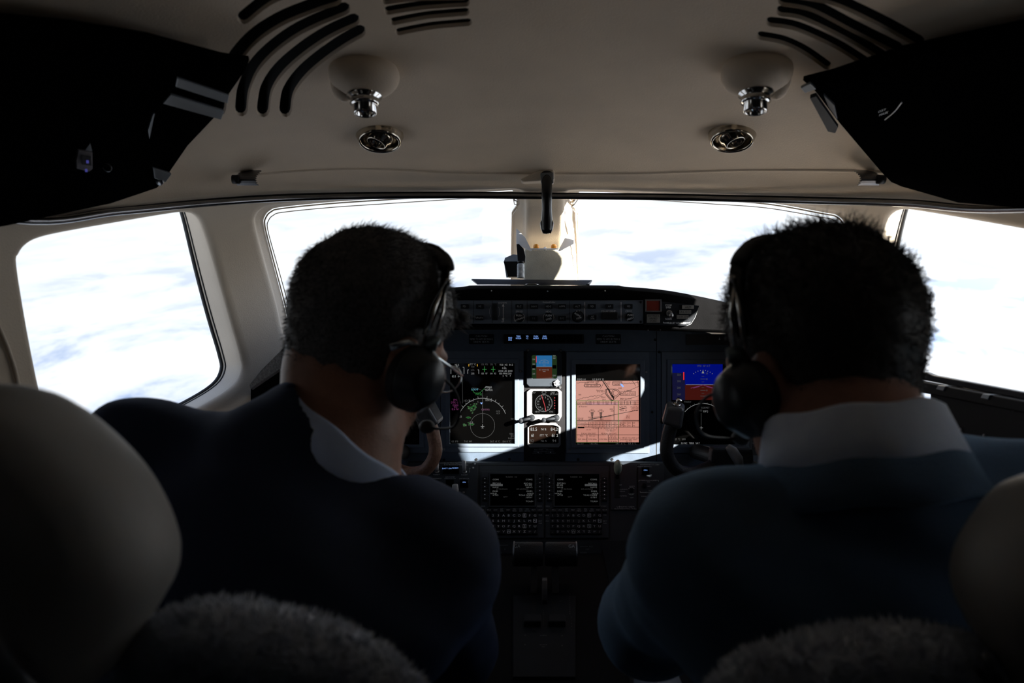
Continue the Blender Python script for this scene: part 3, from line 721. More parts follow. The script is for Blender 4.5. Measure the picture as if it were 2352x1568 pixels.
# ---- large displays
def display(x0, y0, label, kind, bez=True, sw=148, sh=184):
    """x0,y0 = top left of the glass"""
    t = thing('flight_display', label, 'display screen', MP.pt(x0+sw/2, y0+sh+22), 'large flight displays')
    x1, y1 = x0+sw, y0+sh
    m = MB(); MP.frame(m, (x0-21, y0-28, x1+21, y1+20), (x0-9, y0-10, x1+9, y1+7), 0, .003); obj('mounting_frame', m, M_bezel, t, bevel=.0006)
    m = MB(); MP.frame(m, (x0-9.5, y0-10.5, x1+9.5, y1+7.5), (x0, y0, x1, y1), 0, .006); obj('bezel', m, M_bezel, t, bevel=.0012)
    quad_obj(MP, 'glass', x0-1, y0-1, x1+1, y1+1, .002, M_scr, t)
    screws(MP, t, ((x0-14,y1+13),(x1+14,y0+18)), 3.0, .003, .0046, M_steel)
    L = {k: MB() for k in ('w','d','g','dg','m','b','c','a','r')}
    W = .0024
    T = lambda k, s_, x, y, h=5, al='c': MP.text(L[k], s_, x, y, h, W, al, .85)
    if kind == 'nav':
        T('w','N1 %',x0+16,y0+1.5+2,4); T('w','100',x0+16,y0+6.5,3.6)
        for x in (x0+2, x0+32): MP.line(L['w'], [(x,y0+24),(x,y0+9)] , 1.3, W)
        MP.line(L['w'], [(x0+2,y0+9),(x0+5,y0+9)], 1.3, W); MP.line(L['w'], [(x0+29,y0+9),(x0+32,y0+9)], 1.3, W)
        for dy, tx in ((8,'E 8 3'),(13,'- 6 0 -'),(17,'0 40 0')): T('d', tx, x0+17, y0+dy+2, 3.6)
        T('d','20',x0+17,y0+24,4); T('w','83.5  84.2',x0+16,y0+30,4.5)
        T('w','ITT °C',x0+52,y0+2.5,4)
        for x in (x0+42, x0+61.5): MP.line(L['a'], [(x+1,y0+2),(x+1,y0+7)], 2, W)
        for x in (x0+40.5, x0+66): MP.line(L['w'], [(x,y0+24),(x,y0+15)], 1.3, W)
        MP.line(L['w'], [(x0+40.5,y0+15),(x0+43,y0+15)],1.2,W); MP.line(L['w'], [(x0+63.5,y0+15),(x0+66,y0+15)],1.2,W)
        T('d','700',x0+52,y0+8,4); T('d','676',x0+52,y0+15.5,4); T('w','205',x0+52,y0+23.5,4)
        for xx, lb, v in ((x0+79,'OIL PSI','103  97'),(x0+99,'OIL °C','84  93')):
            T('d',lb,xx,y0+2.5,4); MP.line(L['g'], [(xx,y0+7),(xx,y0+20)], 1.1, W); MP.line(L['g'], [(xx-5,y0+14),(xx+5,y0+14)], 1.1, W); T('w',v,xx,y0+23.5,3.8)
        T('w','93.8  N2  84.2',x0+129,y0+3.5,4); T('d','%',x0+125,y0+8,3.4); T('w','FUEL',x0+125,y0+11.5,4); T('w','2000 LBS 2000',x0+127,y0+17.5,4); T('w','1150 PPH 1200',x0+127,y0+23.5,4); T('w','5  °C   7',x0+130,y0+29,4)
        cx, cy = x0+74.5, y0+140
        MP.arc(L['w'], cx, cy-3, 57, 22, 158, 1.1, W, 40)
        for k in range(13):
            a = R(30+k*10); r0 = 57; MP.line(L['w'], [(cx+math.cos(a)*r0, cy-3-math.sin(a)*r0), (cx+math.cos(a)*(r0+(5 if k%2 else 3)), cy-3-math.sin(a)*(r0+(5 if k%2 else 3)))], .9, W)
        MP.arc(L['d'], cx, cy+3, 28, 0, 360, .8, W, 40); MP.line(L['d'], [(cx,cy-3),(cx,y0+62)], .9, W)
        MP.line(L['w'], [(cx-4,cy+5),(cx+4,cy+5)], 1.1, W); MP.line(L['w'], [(cx,cy),(cx,cy+9)], 1.1, W); MP.line(L['w'], [(cx-2,cy+8.5),(cx+2,cy+8.5)], 1, W)
        T('w','25',x0+24,y0+122,4.5); T('w','12.5',x0+49,y0+136,4.5); T('w','3202J',x0+88,y0+84,5); T('d','HDG069',x0+43,y0+86,5); T('d','6',x0+64,y0+88,4.5)
        for s_, dy in (('FMS1',84),('DTK 073',90),('EGKB',96),('12.5',100),('12.6 NM',105)): T('m', s_, x0+13, y0+dy, 4.4)
        T('m','(4000)',cx+9,y0+106,4); MP.arc(L['m'], cx, y0+106, 2, 0, 360, .8, W, 8)
        MP.poly(L['b'], [(cx-6,y0+90),(cx+1,y0+90),(cx-2.5,y0+94)], W, W+.0002)
        T('w','PB858',cx+14,y0+55,4.5); T('w','SS54SK',cx+15,y0+61,4.5); T('c','EGKMF',x0+57,y0+60,4.2); T('g','FW32',x0+66,y0+71,4.5)
        MP.line(L['w'], [(cx+4,y0+57),(cx+10,y0+53),(cx+18,y0+56),(cx+12,y0+62),(cx+4,y0+60)], .8, W)
        MP.line(L['g'], [(x0+50,y0+60),(x0+56,y0+68),(x0+68,y0+68),(cx+4,y0+58)], .8, W); MP.line(L['d'], [(x0+28,y0+6+26),(x0+29,y0+92)], .6, W)
        MP.line(L['d'], [(x0+50,y0+56),(x0+62,y0+57),(cx+2,y0+64)], .6, W)
        rnd = random.Random(3)
        for bx, by, rx, ry, c in ((x0+48,y0+102,9,7,26),(x0+40,y0+124,5,4,9),(x0+33,y0+140,6,4,8),(x0+46,y0+138,9,3,16),(x0+54,y0+96,5,4,9)):
            for _ in range(c):
                x = bx+rnd.gauss(0,rx*.5); y = by+rnd.gauss(0,ry*.5); s_ = rnd.uniform(1,3); MP.quad(L['dg'], x, y, x+s_*1.6, y+s_*.8, W-.0001)
        T('d','GS 370',x0+11,y1-5,4); T('d','TAS 349',x0+41,y1-5,4); T('d','SAT -8 °C',x0+103,y1-5,4); T('d','ISA 0 °C',x0+130,y1-5,4)
        T('d','TFC',x0+143,y0+128,3.6); T('d','TERR',x0+141,y0+162,3.6); T('d','WX',x0+143,y0+167,3.6); T('d','RADAR',x0+141,y0+172,3.6); T('d','GCR',x0+110,y0+110,3.6); T('d','+0.9',x0+110,y0+115,3.6)
    if kind == 'chart':
        X, Yy = lambda u: x0+2+u, lambda v: y0+38+v
        quad_obj(MP, 'chart', x0+1, y0+38, x1-3, y1-5, .0022, E_chart, t)
        W2 = .0026; K = MB(); DK = MB()
        T('w','EGMD 11-1',x0+13,y0+35,4); T('w','ILS RWY 32',x0+52,y0+35,4)
        def k(s_, u, v, h=4, al='c', sx=.85): MP.text(K, s_, X(u), Yy(v), h, W2, al, sx)
        def ln(p, wd=.8, cl=False): MP.line(K, [(X(u), Yy(v)) for u, v in p], wd*1.25, W2, cl)
        # map view
        ln([(60,0),(72,18),(79,32),(86,42)], 1.8); ln([(64,0),(75,16)], .8)
        for rr in ((0,),(3,)):
            ln([(67+rr[0],20),(65+rr[0],24),(68+rr[0],32),(78+rr[0],44),(84,45),(86,40),(80-rr[0],28),(73,18),(67+rr[0],20)], 1.1)
        MP.arc(K, X(90), Yy(28), 9, 0, 360, 1, W2); MP.arc(K, X(90), Yy(28), 6, 0, 360, 1, W2)
        ln([(74,19),(80,19),(90,19)],1); ln([(80,34),(86,36)],1)
        ln([(20,8),(53,8),(56,11),(53,14),(20,14),(17,11)], 1, True); k('033° 110.1 MAP',36,11,4)
        ln([(83,2),(104,2),(104,10),(83,10)],.9,True); k('DUNGENESS',93,5,3); k('264 NM',93,8.5,3)
        rnd = random.Random(5)
        def wig(u0,v0,u1,v1,a,nn=22,wd=.6):
            ln([(u0+(u1-u0)*q/nn+rnd.uniform(-a,a)*.4, v0+(v1-v0)*q/nn+rnd.uniform(-a,a)) for q in range(nn+1)], wd)
        wig(0,43,65,30,1.4); wig(98,32,143,12,1.2); wig(104,7,143,4,1.0); wig(55,18,62,6,.8,8); wig(110,44,143,34,.8,12); wig(0,5,58,1,.9,12); wig(25,45,60,36,1.4,10,.5); wig(86,44,98,32,.6,6); wig(140,0,142,10,.8,6); wig(128,0,136,12,.6,6)
        for s_, u, v in (('DETLING',32,3),('D117.3',22,5),('CHR',48,3),('118.1',47,6),('LYD',74,3),('D3.2',73,7),('Northiam',54,22),('RYE 000',55,25),('800',8,32),('+ 1.97CHR',118,23),('Beacon to D12 0 D',118,28),('controlled by 1833V',118,31.5),('D11.4',63,43),('D12.8 Northiam',114,41),('EGMC',62,38),('2.6 R',84,38),('2300',100,17),('3MC',104,42)): k(s_, u, v, 3.2)
        ln([(101,25),(136,25),(136,34),(101,34)],.6,True)
        MP.poly(L['b'], [(X(101),Yy(6)),(X(105),Yy(8)),(X(109),Yy(13)),(X(106),Yy(15)),(X(101),Yy(10))], W2, W2+.0002)
        # tables
        ln([(0,46),(143,46)],.9); ln([(0,55),(143,55)],.9)
        for u in (22,40,61,80,96,110,124): ln([(u,47),(u,54)],.8)
        ln([(0,50.5),(143,50.5)],.6)
        for i_, u in enumerate((31,50,70,88,103,117,134)): k(('CHR','D1.3','D2.3','D3','D4','D5','D6')[i_],u,48.7,3); k(str(2000-i_*300),u,53,3)
        k('RIGHT  RWY 12',13,52.5,3)
        k('# Bearers',15,59,3.6)
        for u in (36,56):
            k('1800' if u==36 else 'CHR',u,67,3.2); k('10.7 D/R',u,70,3.2)
            for j in range(9): ln([(u-3.4+j*.33,73+j*2),(u+3.4-j*.33,73+j*2)],1.2)
        ln([(28,90),(60,83),(96,76),(142,67)],.9); ln([(0,91),(143,91)],1); ln([(86,57),(86,91)],.9); ln([(36,84),(60,82)],.7)
        ln([(28,88),(86,80)],.6)
        k('2500',30,84,3.2);k('2200',58,88,3.2);k('221°',76,80,3.4);k('3000',80,65,3.2);k('2100',82,69,3.2);k('D11.4',118,81,3.2);k('IF/FR',118,85,3.2);k('TCH 50\'',9,86,3.2);k('THL 35\'',9,91-2,3.2)
        for v, s_ in ((59,'3.6 NM'),(63,'D11.4'),(68,'D8.0  D1')): k(s_,108,v,3.4)
        k('Missed Apch',134,60,3.0); k('climb 2000',134,64,3.0); k('to R-318',134,68,3.0); ln([(98,60),(106,64),(116,62)],.8); ln([(98,66),(110,64)],.8)
        ln([(0,94),(143,94)],.8); ln([(0,100),(96,100)],.6); ln([(0,106),(143,106)],.9)
        for i_, u in enumerate((28,36,44,52,60,68,76,86,100,108,118,128)): ln([(u,94),(u,106)],.6); k(str(70+i_*20),u+3.5,97,2.8); k(str(373+i_*53),u+3.5,103,2.8)
        k('GS/D speed-Kts',12,97,3); k('Rate of D4.3',12,103,3); k('to 160',104,100,3.4)
        ln([(3,107.5),(18,107.5)],2.4)
        k('STRAIGHT-IN LANDING RWY 12',64,109,3.2); k('D 1.70',28,112,3); k('LOC (GS out)',78,112,3); k('SAS 800 m',78,109+6,3)
        k('DA(H) 1056\'(300\')',28,121,3.6); k('MDA(H) 1210\'(554\')',74,121,3.6); ln([(0,124),(143,124)],.8)
        for u in (24,50,73,96): ln([(u,124),(u,143)],.8)
        ln([(50,107),(50,124)],.6); ln([(96,46),(96,143)],.7); ln([(73,134),(96,134)],.6)
        for u, v, s_ in ((12,126.5,'FULL'),(36,126.5,'ALS out'),(62,126.5,''),(84,126.5,'ALS out'),(14,134,'RVR 550m B'),(37,134,'RVR 1200m'),(62,134,'RVR 900m'),(84,131,'RVR 1500m'),(84,139,'RVR 1600m'),(120,131,'For CIRCLE-TO-LAND with'),(120,134.5,'prescribed flight tracks'),(120,138,'see 19-10')): k(s_, u, v, 3.1)
        lay('chart_ink', K, mat('chart_ink', (.004,.004,.004), 1.0, spec=.0), t)
        GG = MB()
        GG_p = [(X(0),Yy(46)),(X(96),Yy(46)),(X(96),Yy(142)),(X(0),Yy(142))]; MP.line(GG, GG_p, 1.3, W2+.0002, True); lay('selection_box', GG, mat('green_box_line', (.004,.02,.004), 1.0, spec=.0, emit=(.05,.35,.04), estr=.12), t)
        quad_obj(MP, 'grid_band', X(22), Yy(50.8), X(96), Yy(54.6), .0024, em('chart_pink', (.62,.27,.30), .8), t)
        T('d','GS 377',x0+11,y1-2,4); T('d','TAS 342',x0+41,y1-2,4); T('d','SAT -8 °C',x0+103,y1-2,4); T('d','ISA 0 °C',x0+130,y1-2,4)
    if kind == 'pfd':
        quad_obj(MP, 'sky_field', x0+3, y0, x0+sw*.80, y0+47, .0022, E_sky2, t)
        quad_obj(MP, 'ground_field', x0+3, y0+47, x1-2, y0+82, .0022, E_gnd2, t)
        W = .0026; cx = x0+73
        quad_obj(MP, 'speed_tape', x0+3, y0+20, x0+32, y0+82, .0024, em('tape_navy',(.01,.01,.05),.6), t)
        MP.line(L['w'], [(x0+34,y0+47),(x0+112,y0+47)], .8, W)
        for v in range(-3, 5):
            if v: hw = 6 if v % 2 == 0 else 3; MP.line(L['d'], [(cx-hw,y0+47+v*6.5),(cx+hw,y0+47+v*6.5)], .8, W)
        T('d','20',cx+9,y0+21,4); T('d','10',cx+9,y0+34,4); T('d','10',cx+9,y0+60,4); T('d','20',cx+9,y0+73,4)
        for k_ in range(9):
            a = R(50+k_*10); MP.line(L['w'], [(cx+32*math.cos(a),y0+47-32*math.sin(a)),(cx+34*math.cos(a),y0+47-34*math.sin(a))], 1, W)
        MP.poly(L['w'], [(cx,y0+14),(cx+3,y0+21),(cx-3,y0+21)], W, W+.0002)
        MP.line(L['m'], [(cx-28,y0+55),(cx-4,y0+49),(cx,y0+47),(cx+4,y0+49),(cx+26,y0+55)], 1.5, W)
        MP.line(L['m'], [(cx-22,y0+55),(cx-8,y0+51)], 1.5, W); MP.line(L['m'], [(cx+22,y0+55),(cx+8,y0+51)], 1.5, W)
        MP.line(L['r'], [(x0+29,y0+18),(x0+29,y0+36)], 2.6, W)
        T('d','FMS1  AP A/T',x0+75,y0+4,4)
        for i_, s_ in enumerate(('320','300','280','260')): T('d', s_, x0+18, y0+24+i_*15, 4.5)
        T('w','11800',x0+130,y0+62,4.6); T('w','9.0',x0+126,y0+75,4.6); T('d','Ymaker',x0+38,y0+86,4)
        cy = y0+140; MP.arc(L['w'], cx, cy+4, 54, 40, 140, 1, W, 30); 
        for k_ in range(9): a = R(50+k_*10); MP.line(L['d'], [(cx+54*math.cos(a),cy+4-54*math.sin(a)),(cx+57*math.cos(a),cy+4-57*math.sin(a))], .8, W)
        T('w','320°J',cx+6,y0+108,4); T('d','EGKM5T',cx+6,y0+100,4); T('d','FW32',cx-8,y0+106,4); MP.line(L['d'], [(cx-4,y0+112),(cx-4,cy)], .8, W)
        MP.line(L['w'], [(cx-8,cy+6),(cx,cy+6)], 1, W); MP.line(L['w'], [(cx-4,cy+2),(cx-4,cy+10)], 1, W)
        T('w','3.0 NC  TERR  SAT',x0+44,y1-3,4); T('d','-27 °C  2001',x1-40 if False else x0+20,y1-12,4)
    for kk, mm, nm in (('w',E_white,'symbology'),('d',E_dimw,'symbology_dim'),('g',E_green,'symbology_green'),('dg',E_dgreen,'weather_echo'),('m',E_mag,'symbology_magenta'),('b',E_blue,'symbology_blue'),('c',E_cyan,'symbology_cyan'),('a',E_amber,'symbology_amber'),('r',E_red,'speed_limit_bar')):
        lay(nm, L[kk], mm, t)
    return t
display(1034, 834, 'large black map display with engine readouts, left of the standby instruments', 'nav')
display(1322, 836, 'large display showing a salmon coloured approach chart', 'chart')
display(1541, 836, 'large display with blue and brown attitude picture in front of the right pilot', 'pfd')
display(816, 836, 'large flight display mostly hidden behind the left pilot', 'pfd')

# ---- centre column of standby instruments
m = MB(); MP.poly(m, [(1203,806),(1298,806),(1298,1062),(1203,1062)], 0, .0015); col = obj('panel_strip', m, M_black); tag(col, 'narrow black mounting strip between the two middle displays', 'panel')
def octo(x0, y0, x1, y1, c): return [(x0+c,y0),(x1-c,y0),(x1,y0+c),(x1,y1-c),(x1-c,y1),(x0+c,y1),(x0,y1-c),(x0,y0+c)]
def oframe(pl, m, O, I, w0, w1):
    n = len(O); vs = [pl.pt(x,y,w0) for x,y in O]+[pl.pt(x,y,w1) for x,y in O]+[pl.pt(x,y,w1) for x,y in I]+[pl.pt(x,y,w0) for x,y in I]
    m.add(vs, [(k*n+j, k*n+(j+1)%n, ((k+1)%4)*n+(j+1)%n, ((k+1)%4)*n+j) for k in range(4) for j in range(n)])
def knob(pl, parent, px, py, r, h, m_, name='knob', n=24, r1=None):
    m = MB(); pl.cyl(m, px, py, r*1.15, 0, h*.25, n); pl.cyl(m, px, py, r, h*.2, h, n, r1 or r*.92, h*.12); return obj(name, m, m_, parent)
t = thing('standby_attitude_indicator', 'small standby attitude display, blue over brown, above the compass display', 'flight instrument', MP.pt(1249,888))
m = MB(); oframe(MP, m, octo(1210,806,1290,887,6), octo(1221,815,1279,869,3), .0015, .009); obj('bezel', m, M_dark, t, bevel=.001)
quad_obj(MP,'glass',1220,814,1280,870,.003,M_scr,t); quad_obj(MP,'sky_field',1232,816,1268,842,.0034,E_sky,t); quad_obj(MP,'ground_field',1232,842,1268,869,.0034,E_gnd,t)
quad_obj(MP,'speed_tape',1221.5,815,1232,869,.0034,E_tape,t); quad_obj(MP,'altitude_tape',1268,815,1279,869,.0034,E_tape,t)
L = MB(); Wd = .0037
for k_ in range(9): a = R(50+k_*10); MP.line(L, [(1250+15*math.cos(a),842-15*math.sin(a)),(1250+16.5*math.cos(a),842-16.5*math.sin(a))], .9, Wd)
MP.line(L, [(1232,842),(1268,842)], .8, Wd)
for y, hw in ((833,6),(829,3),(838,3),(849,6),(853,3)): MP.line(L, [(1250-hw,y),(1250+hw,y)], .8, Wd)
for s_, x, y in (('10',1240,833),('10',1259,833),('10',1240,849),('10',1259,849),('320',1226,825),('300',1226,836),('280',1226,847),('260',1226,858),('320',1273,816.8),('320',1273,822),('1200',1273,862)): MP.text(L, s_, x, y, 3.4, Wd, sx=.8)
lay('symbology', L, E_white, t)
L = MB(); MP.poly(L, octo(1269,838,1278,846,1), Wd-.0002, Wd); MP.poly(L, octo(1222,838,1231,846,1), Wd-.0002, Wd); lay('readout_window', L, M_scr, t)
g = MB(); MP.quad(g,1231,818,1232.4,832,Wd); lay('limit_bar', g, E_red, t)
k_ = knob(MP, t, 1279, 879, 7.5, .014, M_key); L = MB(); MP.text(L,'PUSH',1277,875,3.6,.0152,rot=.7); MP.text(L,'BARO',1279,879,3.6,.0152,rot=.7); MP.text(L,'STD',1281,883,3.6,.0152,rot=.7); lay('knob_lettering', L, M_white, t)
screws(MP, t, ((1213,804),(1288,805),(1286,888)), 3.4, .0015, .004, M_steel)
t = thing('standby_compass_display', 'small square compass display in a pale bezel between the two middle displays', 'flight instrument', MP.pt(1250,966))
m = MB(); oframe(MP, m, [(1218,893),(1283,893),(1290,899),(1290,955),(1284,966),(1216,966),(1210,958),(1210,899)], octo(1222,897,1282,951,3), .0015, .008); obj('bezel', m, M_bezel_c, t, bevel=.001)
quad_obj(MP,'glass',1221,896,1283,952,.003,M_scr,t)
L = MB(); MP.arc(L,1249,925,19.5,0,360,.9,Wd,40)
for k_ in range(36): a = R(k_*10); r0 = 16.5 if k_ % 3 == 0 else 17.8; MP.line(L, [(1249+r0*math.cos(a),925-r0*math.sin(a)),(1249+19.5*math.cos(a),925-19.5*math.sin(a))], .8, Wd)
for k_, s_ in enumerate(('E','6','3','N','33','30','W','24','21','S','15','12')): a = R(k_*30+14); MP.text(L, s_, 1249+13.4*math.cos(a), 925-13.4*math.sin(a), 4, Wd)
MP.line(L, octo(1245,898,1254,902.5,1), .9, Wd, True)
for s_, x, y in (('VLF',1226,901),('DIST --',1273,901),('27.7 NM',1272,905),('HDG°',1235,945),('CRS',1266,945)): MP.text(L, s_, x, y, 3.4, Wd)
lay('symbology', L, E_white, t)
L = MB(); MP.line(L,[(1244,907),(1247,917),(1251,930),(1254,944)],1.4,Wd)
for y in range(5): MP.quad(L,1273,912+y*6,1275,914+y*6,Wd)
lay('course_needle', L, E_red, t)
def lever(x0, y0, x1, y1, r, name='lever_knob'):
    m = MB(); MP.cyl(m, x1, y1, r, .006, .022, 20, r*.94, .002); o = obj(name, m, M_key, t)
    m = MB(); MP.cyl(m, x0, y0, r*.72, .016, .027, 18, r*.7, .002); m.tube([MP.pt(x0,y0,.021), MP.pt(x1,y1,.018)], (.0035), 8); obj('knob_arm', m, M_key, o)
lever(1197,963,1222,958,7); lever(1249,962,1278,958,7)
t = thing('engine_standby_display', 'small display with white digits for engine readings, below the compass display', 'flight instrument', MP.pt(1250,1020))
m = MB(); oframe(MP, m, [(1226,970),(1276,970),(1288,981),(1288,1020),(1283,1026),(1217,1026),(1212,1020),(1212,981)], [(1230,975),(1270,975),(1283,979),(1283,1016),(1280,1018),(1218,1018),(1215,1016),(1215,979)], .0015, .007); obj('bezel', m, M_bezel_c, t, bevel=.001)
m = MB(); MP.quad(m,1214,974,1284,1019,.003); obj('glass', m, mat('brown_glass',(.005,.0028,.002),.08,spec=.3), t, recalc=False)
L = MB()
for s_, x, y, h in (('83.5',1226,985,7),('84.2',1273,985,7),('61',1223,999,7),('61',1270,999,7),('N1 %',1249,985,4.6),('ITT °C',1249,999,4.6),('2',1280,999,6)): MP.text(L, s_, x, y, h, Wd, sx=.9)
lay('digits', L, em('digit_white',(.85,.85,.82),.7), t)
L = MB(); MP.text(L,'N2 %',1249,1011.5,4,Wd)
for s_, x in (('92',1222),('94',1273)): MP.text(L, s_, x, 1011.5, 6, Wd)
lay('digits_dim', L, E_dimw, t)
t = thing('data_placard', 'black placard with small print below the engine readings', 'placard', MP.pt(1249,1044))
m = MB(); MP.rbox(m,1220,1027,1277,1044,.0015,.003,2); obj('plate', m, M_key, t)
L = MB(); MP.text(L,'EQUIPMENT',1249,1024.2+5,2.8,.0034); MP.text(L,'ENG SYNC     N1 SYNC',1249,1032,2.8,.0034); MP.text(L,'REMOVE BEFORE FLIGHT',1249,1036,2.8,.0034); MP.text(L,'GYRO SLEW',1234,1040,2.6,.0034); MP.text(L,'RUDDER BIAS',1265,1040,2.6,.0034); lay('lettering', L, M_dim, t)
m = MB(); MP.cyl(m,1236,1038,1,.003,.0044,8); MP.cyl(m,1265,1038,1,.003,.0044,8); lay('rivet', m, M_white, t)

# ================================================================ autopilot control panel in the glareshield
GP = Pl(690, 1.43, 750, 1.43)
t = thing('autopilot_control_panel', 'long navy autopilot control panel set in the glareshield', 'control panel', GP.pt(1250,745))
m = MB(); GP.box(m,1022,690,1477,743,-.006,.004); obj('body', m, mat('autopilot_panel_paint', (.10,.125,.16), .5, var=.05), t, bevel=.0008)
g = MB()
for x in (1088,1131,1176,1211,1308): GP.line(g,[(x,691),(x,742)],1,.0046)
GP.line(g,[(1023,691),(1476,691)],.8,.0046)
lay('seam', g, M_void, t)
g = MB(); 
for x in (1343,1426): GP.line(g,[(x,694),(x,738)],1.3,.0047)
L = g
GP.line(L,[(1156,700),(1156,735)],1.2,.0047); GP.poly(L,[(1156,697),(1159,704),(1153,704)],.0045,.0048); GP.poly(L,[(1156,738),(1159,731),(1153,731)],.0045,.0048)
for s_, x, y, h in (('DOWN',1155,695.5,3.8),('UP',1155,738.5,3.8),('SPEED',1193,715.5,4.2),('HDG',1260,715.5,4.2),('ALT',1327,714.8,3.8),('YD/AP DISC',1396,714.5,4),('CRS1',1069,715.5,4.2),('CRS2',1443,714.5,4.2)): GP.text(L,s_,x,y,h,.0047)
GP.poly(L,[(1410,713),(1414,713),(1412,716)],.0045,.0048)
GP.text(L,'RockwellCollins',1261,694,3.4,.0047,sx=.85)
lay('lettering', L, M_white, t)
for x, y, s_ in ((1068,704,'FD'),(1103,704,'VS'),(1102,730,'VNAV'),(1193,704,'FLC'),(1227,704,'NAV'),(1260,704,'HDG'),(1291,704,'APPR'),(1326,704,'ALT'),(1359,704,'YD'),(1399,704,'AP'),(1443,704,'FD'),(1226,731,'1/2'),(1291,731,'B/C'),(1360,729,'AP XFR')):
    m = MB(); GP.rbox(m,x-9,y-5.5,x+9,y+5.5,.004,.009,1.5); b = obj('button', m, M_key, t, bevel=.0005)
    L = MB()
    if s_ == 'AP XFR': GP.text(L,'AP',x,y-2.2,3.6,.0096); GP.text(L,'XFR',x,y+2.6,3.6,.0096)
    else: GP.text(L,s_,x,y,4,.0096)
    lay('button_lettering', L, M_dim if '/' in s_ else M_grey, b)
for x, y, r, s1, s2 in ((1069,730,8.5,'PUSH','DIRECT'),(1193,729,10,'PUSH','IAS/MACH'),(1260,729,10,'PUSH','SYNC'),(1327,727,12,'PUSH','FT/M'),(1446,728,9,'PUSH','DIRECT')):
    k_ = knob(GP,t,x,y,r,.016,M_key)
    L = MB(); rt = .5 if r == 12 else 0
    GP.text(L,s1,x-(2 if rt else 0),y-4,4,.0166,rot=-rt); GP.text(L,s2,x+(2 if rt else 0),y+4,3.8,.0166,rot=.35,sx=.9); lay('knob_lettering', L, M_white, k_)
    if r in (8.5, 10):
        g = MB(); GP.arc(g,x,y,r+2,-50,40,1,.0047,10); 
        if r == 10: GP.arc(g,x,y,r+2,140,230,1,.0047,10)
        lay('knob_mark', g, M_white, k_)
m = MB(); sc0 = GP.sc(1137,715); c = GP.pt(1137,716,-.004); m.lathe(c-Vector((.0055,0,0)), (1,0,0), [(0,0),(.0195,0),(.0195,.011),(0,.011)], 28); obj('pitch_wheel', m, M_key, t)
g = MB(); GP.arc(g,1152,716,27,155,205,1.3,.0047,12); GP.arc(g,1121,716,27,-25,25,1.3,.0047,12); lay('wheel_guard', g, M_grey, t)
m = MB(); GP.box(m,1381,717,1418,734,.004,.013); obj('disconnect_bar', m, M_black, t, bevel=.002)
screws(GP, t, ((1471,694),(1471,739),(1029,694),(1029,739)), 3, .004, .0055, M_black)
t = thing('thrust_reverser_panel', 'slanted black thrust reverser panel at the right end of the glareshield controls', 'control panel', GP.pt(1540,748))
m = MB(); GP.poly(m,[(1479,688),(1605,702),(1596,728),(1586,744),(1578,748),(1479,746)],-.006,.004); obj('body', m, M_key, t, bevel=.0006)
g = MB(); GP.line(g,[(1605,702),(1596,728),(1586,744),(1576,748)],.9,.0047); lay('edge_line', g, M_dim, t)
L = MB()
GP.line(L,[(1523,739),(1523,741.5),(1535,741.5)],1.2,.0047); GP.line(L,[(1584,739),(1584,741.5),(1572,741.5)],1.2,.0047)
for s_, x, y, h in (('STOW',1534.5,701,4),('EMER',1534.5,706,4),('NORM',1534.5,732.5,4),('THRUST REVERSER',1553.5,742,4)): GP.text(L,s_,x,y,h,.0047,sx=.85)
lay('lettering', L, M_white, t)
m = MB(); GP.frame(m,(1481,688,1518,716),(1484,691,1515,714),.004,.0085); obj('lamp_frame', m, M_steel, t)
m = MB(); GP.box(m,1484,691,1515,714,.003,.007); obj('red_lamp', m, mat('dark_red_lens',(.16,.02,.012),.3), t, label='dark red square warning lamp lens')
m = MB(); GP.box(m,1484.5,722,1514,741,.004,.009); b = obj('push_switch', m, mat('grey_lens',(.22,.21,.19),.5), t, bevel=.0005)
L = MB(); GP.text(L,'BOTTLE 2',1499,725.5,3.8,.0096); GP.text(L,'ARMED',1499,731.5,3.8,.0096); GP.text(L,'PUSH',1499,737.5,3.8,.0096); lay('switch_lettering', L, M_black, b)
m = MB(); GP.cyl(m,1536,719.5,7,.004,.008,18); m.tube([GP.pt(1536,719.5,.006),GP.pt(1536,723,.018),GP.pt(1536.5,725,.024)],[.0025,.0032,.0045],12); m.ell(GP.pt(1536.5,725,.025),.0048); obj('toggle', m, M_steel, t)
for x, y, w, s_ in ((1578.5,705.5,13.5,'ARM'),(1572.5,716.5,13.5,'UNLOCK'),(1566.5,728,13.5,'DEPLOY')):
    m = MB(); GP.box(m,x-w,y-4,x+w,y+4,.004,.007); b = obj('indicator', m, mat('grey_lens',(.22,.21,.19),.5), t, bevel=.0004)
    L = MB(); GP.text(L,s_,x,y,4.6,.0076); lay('indicator_lettering', L, M_black, b)
screws(GP, gs, ((1128,667),(1258,668),(1391,667),(1526,696),(1490,758),(1518,757)), 1.6, -.008, -.004, M_steel, 'fastener', 8)
# ================================================================ lower centre panels and pedestal
ZB = Pl(1065, 1.645, 1240, 1.46)        # sloping face below the main panel
zt, zb = ZB.pt(CX,1062), ZB.pt(CX,1242)
mb = MB(); xs = (.34,.34)
mb.hexa([(-.33,zb.y,zb.z),(.33,zb.y,zb.z),(.33,1.69,zb.z),(-.33,1.69,zb.z),(-.33,zt.y,zt.z),(.33,zt.y,zt.z),(.33,1.69,zt.z),(-.33,1.69,zt.z)])
cen = obj('centre_console', mb, M_dark, bevel=.002, origin=(0,1.6,.6)); tag(cen, 'dark sloping console below the middle displays', 'console')
L = MB(); ZB.line(L,[(1101,1068),(1101,1240)],1.2,.0005); ZB.line(L,[(1400,1068),(1400,1240)],1.2,.0005); ZB.line(L,[(1464,1068),(1464,1240)],1.2,.0005); ZB.line(L,[(990,1068),(1500,1068)],1,.0005); lay('seam', L, M_void, cen)
